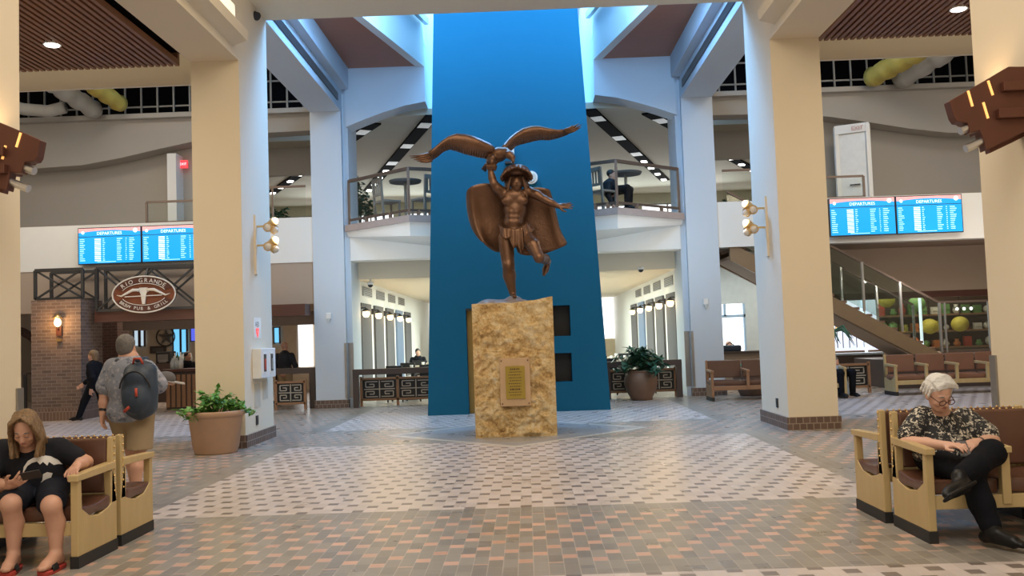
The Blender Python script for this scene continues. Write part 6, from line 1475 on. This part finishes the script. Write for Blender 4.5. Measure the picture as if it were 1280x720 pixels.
    for q in (-1, 1):
        c = Q(q*.034, .104, -.012); ring = [Vector(c+r_*.026*math.cos(t)+u_*.020*math.sin(t)) for t in np.linspace(0, 2*math.pi, 17)]; g.tube(ring, .0032, 6)
        g.tube([Vector(Q(q*.06, .10, -.006)), Vector(Q(q*.078, .03, .0)), Vector(Q(q*.08, -.02, -.01))], .003, 6)
    g.tube([Vector(Q(-.008, .106, -.008)), Vector(Q(0, .11, -.005)), Vector(Q(.008, .106, -.008))], .0032, 6)
    g.build('glasses', K['mahog'], b)
    g = MB(); w = Vector(wl+(el-wl)*.12); dd = Vector(unit(el-wl)); g.cyl(w-dd*.012, w+dd*.012, .036, .036, 18); o = g.build('watch', K['black'], b)
    g = MB(); g.tube([Vector(nk+nv((-.07, -.02, .0))), Vector(nk+nv((-.055, -.13, -.05))), Vector(ch+nv((-.0, -.165, .0))), Vector(ch+nv((.02, -.17, -.10)))], .006, 6).tube([Vector(nk+nv((.07, -.02, .0))), Vector(nk+nv((.06, -.13, -.05))), Vector(ch+nv((.03, -.165, .0))), Vector(ch+nv((.02, -.17, -.10)))], .006, 6); g.build('lanyard', K['black'], b)
    c = A(1204, 561, 6.36); p = E('smartphone', 'small phone held by the white haired man', 'phone', c)
    MB().obox(c, (.034, -.01, .0), (.0, .045, .05), (.0, -.004, .004)).build('body', K['black'], p, bevel=.003); MB().obox(Vector(c)+Vector((0, -.004, .005)), (.03, -.009, .0), (.0, .04, .044), (.0, -.0007, .0007)).build('screen', K['greypanel'], p)
old_man()

def walker():
    Y = 9.1
    gx = A(163, 600, Y)[0]
    pel = A(164, 514, Y); nk = A(161, 449, Y-.02); hc = A(158.5, 435, Y-.02)
    hl, hr = pel+nv((-.10, 0, -.04)), pel+nv((.10, 0, -.04))
    kl, kr = nv((hl[0]+.03, Y+.16, .50)), nv((hr[0]+.02, Y-.10, .50))
    al, ar_ = nv((kl[0], Y+.22, .10)), nv((kr[0]-.01, Y-.16, .11))
    sl, sr = A(138, 459, Y), A(187, 461, Y)
    el, wl = A(131, 492, Y-.02), A(128, 516, Y-.06); er, wr = A(199, 484, Y+.04), A(203, 478, Y+.28)
    base = (gx, Y, 0)
    F = Field((gx-.55, Y-.6, -.02), (gx+.6, Y+.6, 1.78), .011)
    F.chain([hl, kl], [.095, .062], .03).chain([kl, (kl+al)/2+nv((0, -.02, .06)), al], [.058, .062, .036], .02); F.chain([hr, kr], [.095, .062], .03).chain([kr, (kr+ar_)/2+nv((0, -.02, .06)), ar_], [.058, .062, .036], .02)
    foot(F, al, al+nv((0, .2, -.075)), 1.0); foot(F, ar_, ar_+nv((0, .2, -.12)), 1.0)
    F.ell(pel, (.19, .14, .16), .05); F.chain([pel, (pel+nk)/2, nk], [.15, .16, .10], .05); F.ell((pel*.3+nk*.7), (.2, .13, .17), .05)
    F.chain([nk-nv((0, 0, .05)), hc], [.08, .058], .03)
    F.chain([sl, el], [.062, .048], .03).chain([el, (el+wl)/2, wl], [.05, .046, .03], .02); hand(F, wl, (0, -.02, -1), (-1, 0, 0), -1, .35, 1.0, .3, .12)
    F.chain([sr, er], [.062, .048], .03).chain([er, wr], [.05, .03], .02); hand(F, wr, (.3, .8, .1), (.2, -.2, 1), -1, .6, 1.0)
    head(F, hc, (-.05, 1, -.03), (0, 0, 1), 1.03)
    b = F.build('person', K['skin'], None, base); tag(b, 'man with a backpack and khaki shorts walking away behind the left bench', 'person')
    T = Field((gx-.5, Y-.45, .75), (gx+.5, Y+.45, 1.62), .011)
    T.ell(pel+nv((0, 0, .0)), (.235, .19, .17), .05); T.chain([pel+nv((0, 0, .03)), (pel+nk)/2, nk-nv((0, 0, .12))], [.195, .2, .17], .05); T.ell((pel*.28+nk*.72), (.225, .155, .17), .05); T.chain([nk-nv((0, 0, .06)), nk+nv((0, 0, .02))], [.12, .075], .04)
    T.chain([sl+nv((.03, 0, 0)), sl+(el-sl)*.72], [.092, .10], .04).chain([sr-nv((.03, 0, 0)), sr+(er-sr)*.85], [.092, .095], .04); T.clip(2, pel[2]-.10, False)
    T.build('shirt', K['hawaii'], b)
    S = Field((gx-.45, Y-.5, .3), (gx+.4, Y+.5, 1.1), .011); S.ell(pel+nv((0, 0, -.02)), (.215, .18, .15), .05)
    for h, k in ((hl, kl), (hr, kr)): S.chain([h, h+(k-h)*1.1], [.128, .12], .03)
    S.clip(2, .53, False); S.build('shorts', K['khaki'], b)
    H = Field(hc-nv((.16, .2, .16)), hc+nv((.16, .2, .2)), .008); H.ell(hc+nv((0, -.028, .05)), (.088, .100, .092), .02); H.ell(hc+nv((0, -.058, -.01)), (.076, .055, .07), .03); H.build('hair', K['hairgrey'], b)
    for a in (al, ar_):
        Sx = Field(a-nv((.12, .2, .2)), a+nv((.12, .35, .12)), .009); foot(Sx, a, nv((a[0], a[1]+.2, a[2]-.075)), 1.1); Sx.build('shoe', K['greypanel'], b)
    g = MB(); w = Vector(wl+(el-wl)*.16); dd = Vector(unit(el-wl)); g.cyl(w-dd*.014, w+dd*.014, .037, .037, 18); g.build('watch', K['black'], b)
    bp = A(173, 487, Y-.22); q = E('backpack', 'navy backpack with red zip pulls worn by the walking man', 'backpack', bp)
    B = Field(bp-nv((.30, .22, .42)), bp+nv((.30, .25, .42)), .011)
    B.ell(bp+nv((0, .02, -.02)), (.165, .13, .275), .03); B.box(bp+nv((0, .06, 0)), (.15, .09, .25), .075, .05); B.ell(bp+nv((.0, -.07, -.09)), (.13, .08, .14), .03); B.ell(bp+nv((.0, -.05, .12)), (.12, .07, .09), .03)
    B.build('bag_body', K['pack'], q)
    for s in (-1, 1):
        MB().tube([Vector(bp+nv((s*.09, .08, .23))), Vector(nk+nv((s*.10+.03, -.1, -.01))), Vector(nk+nv((s*.13+.02, .05, .0))), Vector(nk+nv((s*.14, .17, -.12))), Vector(nk+nv((s*.15, .17, -.28)))], .026, 8).build('shoulder_strap', K['pack'], q)
    MB().tube([Vector(bp+nv((-.05, -.0, .24))), Vector(bp+nv((-.03, -.02, .30))), Vector(bp+nv((.03, -.02, .30))), Vector(bp+nv((.05, -.0, .24)))], .012, 6).build('handle', K['red'], q)
    MB().tube([Vector(bp+nv((.04, -.15, .02))), Vector(bp+nv((.045, -.155, -.06)))], .013, 6).build('zip_pull', K['red'], q)
    MB().tube([Vector(bp+nv((-.09, -.115, -.20))), Vector(bp+nv((-.03, -.14, -.155)))], .014, 6).build('zip_pull', K['red'], q)
    g = MB(); g.tube([Vector(bp+nv((.15*math.cos(t), -.075-.03*math.sin(t), -.02+.20*math.sin(t)))) for t in np.linspace(.2, math.pi-.2, 12)], .008, 6); g.build('zip', K['black'], q)
    c = A(207, 473, Y+.32); h = E('baseball_cap', 'grey cap held in the walking man\'s right hand', 'cap', c)
    Cp = Field(c-nv((.2, .2, .15)), c+nv((.3, .2, .15)), .01); Cp.ell(c, (.10, .09, .075), .02); Cp.clip(2, c[2]-.035, False); Cp.build('crown', K['greypanel'], h)
    MB().prism([Vector(c)+Vector(p) for p in ((.05, -.08, -.035), (.17, -.06, -.06), (.20, 0, -.07), (.17, .06, -.06), (.05, .08, -.035))], (0, 0, .01)).build('brim', mat('pale cap brim', (.40, .38, .36), .8), h)
    o = MB().prism([A(192, 467, Y+.1)-nv((0, 0, 0)), A(199, 470, Y+.1), A(198, 480, Y+.12), A(191, 474, Y+.12)], (0, .01, 0)).build('paper_slip', K['plastic'], None, A(194, 470, Y+.1)); tag(o, 'white paper slip in the walking man\'s right hand', 'paper')
walker()

def figure(label, Y, px, py_top, hair, shirt, pants, face=(0, -1, 0), stand=True, pose=None, h=.014, skin='skin', seat_z=.45, arms=None, hair_len=0, floor=0.):
    """simpler background figures, still one continuous body with head, arms and hands"""
    top = A(px, py_top, Y); x0 = top[0]; f = unit(face); r = np.cross(f, (0, 0, 1)); H = top[2]; U = nv((0, 0, 1))
    s = (H/1.72) if stand else 1.0
    pz = .93*s if stand else H-.74
    L = lambda a, b, c: nv((x0, Y, 0))+r*a+f*b+U*c
    pel = L(0, 0, pz); nk = L(0, .03, H-.25); hc = L(0, .06, H-.115); sh = [L(q*.18, .02, H-.33) for q in (-1, 1)]
    if stand:
        st_ = pose or ((-.10, 0), (.10, 0)); kn = [L(q[0], q[1]*.5+.04, pz*.53) for q in st_]; an = [L(q[0], q[1], .09) for q in st_]
    else:
        pz = max(pz, floor+.5); kn = [L(q*.14, .44, pz+.02) for q in (-1, 1)]; an = [L(q*.14, .42, floor+.09) for q in (-1, 1)]; pel = L(0, 0, pz)
    ar = arms or (((-.26, .02, -.28), (-.24, .12, -.52)), ((.26, .02, -.28), (.24, .12, -.52)))
    el = [L(a[0][0], a[0][1], H-.33+a[0][2]) for a in ar]; wr = [L(a[1][0], a[1][1], H-.33+a[1][2]) for a in ar]
    lo = np.minimum.reduce([pel, hc, *kn, *an, *el, *wr])-.3; hi = np.maximum.reduce([pel, hc, *kn, *an, *el, *wr])+.3; lo[2] = max(lo[2], -.02) if stand else lo[2]
    lo[2] = floor-.02
    F = Field(lo, hi, h); F.ell(pel, (.17, .13, .14), .05); F.chain([pel, (pel+nk)/2, nk-U*.1], [.135, .14, .12], .05); F.chain([nk-U*.06, hc], [.07, .055], .03)
    for i in (0, 1):
        hp = pel+r*(-.09, .09)[i]; F.chain([hp, kn[i]], [.09, .06], .03).chain([kn[i], an[i]], [.058, .036], .02); foot(F, an[i], an[i]+f*.2-U*.06, .95)
        F.chain([sh[i], el[i], wr[i]], [.055, .045, .03], .02); hand(F, wr[i], wr[i]-el[i], -r if i == 0 else r, 1 if i == 0 else -1, .4, 1.0)
    head(F, hc, f, U, 1.0); b = F.build('person', K[skin], None, (x0, Y, floor)); tag(b, label, 'person')
    T = Field(lo, hi, h); T.ell(pel+U*.05, (.185, .15, .12), .05); T.chain([pel+U*.05, (pel+nk)/2, nk-U*.1], [.15, .165, .15], .05); T.chain([nk-U*.08, nk], [.10, .07], .03)
    for i in (0, 1): T.chain([sh[i], el[i], el[i]+(wr[i]-el[i])*.8], [.075, .062, .048], .03)
    T.build('shirt', K[shirt], b)
    S = Field(lo, hi, h); S.ell(pel, (.18, .145, .13), .05)
    for i in (0, 1): S.chain([pel+r*(-.09, .09)[i], kn[i], an[i]+U*.02], [.108, .078, .062], .03)
    S.build('trousers', K[pants], b)
    for i in (0, 1):
        Z_ = Field(an[i]-nv((.3, .3, .12)), an[i]+nv((.3, .3, .12)), .012); foot(Z_, an[i], an[i]+f*.2-U*.06, 1.08); Z_.build('shoe', K['shoe'], b)
    Hh = Field(hc-.22, hc+.22, .011); Hh.ell(hc-f*.02+U*.045, (.086, .098, .088) if abs(f[1]) > .5 else (.098, .086, .088), .02); Hh.ell(hc+f*.12-U*.04, .085, .02, cut=True)
    if hair_len: Hh.chain([hc-f*.05+U*.02, hc-f*.06-U*hair_len], [.085, .06], .03)
    Hh.build('hair', K[hair], b); return b
figure('woman in black walking left past the brick pillar', 19.85, 119, 438, 'hairblond', 'jean', 'jean', (-1, .1, 0), True, ((-.08, .34), (.06, -.30)), arms=(((-.26, -.10, -.26), (-.20, -.02, -.50)), ((.25, .22, -.26), (.22, .42, -.40))), hair_len=.1)
figure('man in a navy jacket standing with his back turned behind the barrier', 22.8, 355, 428, 'skin', 'navy', 'khaki', (.1, 1, 0), True, arms=(((-.27, .02, -.26), (-.18, .22, -.30)), ((.27, .02, -.26), (.18, .22, -.30))))
figure('bartender in black behind the bar counter', 24.0, 233, 440, 'hairdark', 'jean', 'jean', (.8, -.6, 0), True, arms=(((-.27, .02, -.26), (-.12, .26, -.32)), ((.27, .02, -.26), (.12, .26, -.32))))
figure('diner in black seated at the farthest table of the left corridor', 29.9, 522, 436, 'hairdark', 'jean', 'jean', (.2, -1, 0), False, arms=(((-.26, .1, -.24), (-.14, .34, -.26)), ((.26, .1, -.24), (.14, .34, -.26))))
figure('person seated against the bright right window', 25.2, 911, 427, 'skin', 'paleblue', 'jean', (-.3, -1, 0), False, arms=(((-.28, .1, -.22), (-.14, .34, -.2)), ((.28, .1, -.22), (.14, .34, -.2))))
figure('person in a pale blue top seated on the short bench right of the middle pier', 19.75, 1041, 446, 'hairgrey', 'paleblue', 'jean', (.3, -1, 0), False)
def balcony_person():
    b = figure('dark clothed person seated on the right balcony chair', 20.9, 761, 213, 'hairdark', 'navy', 'jean', (.9, -.3, 0), False, floor=4.25)
balcony_person()
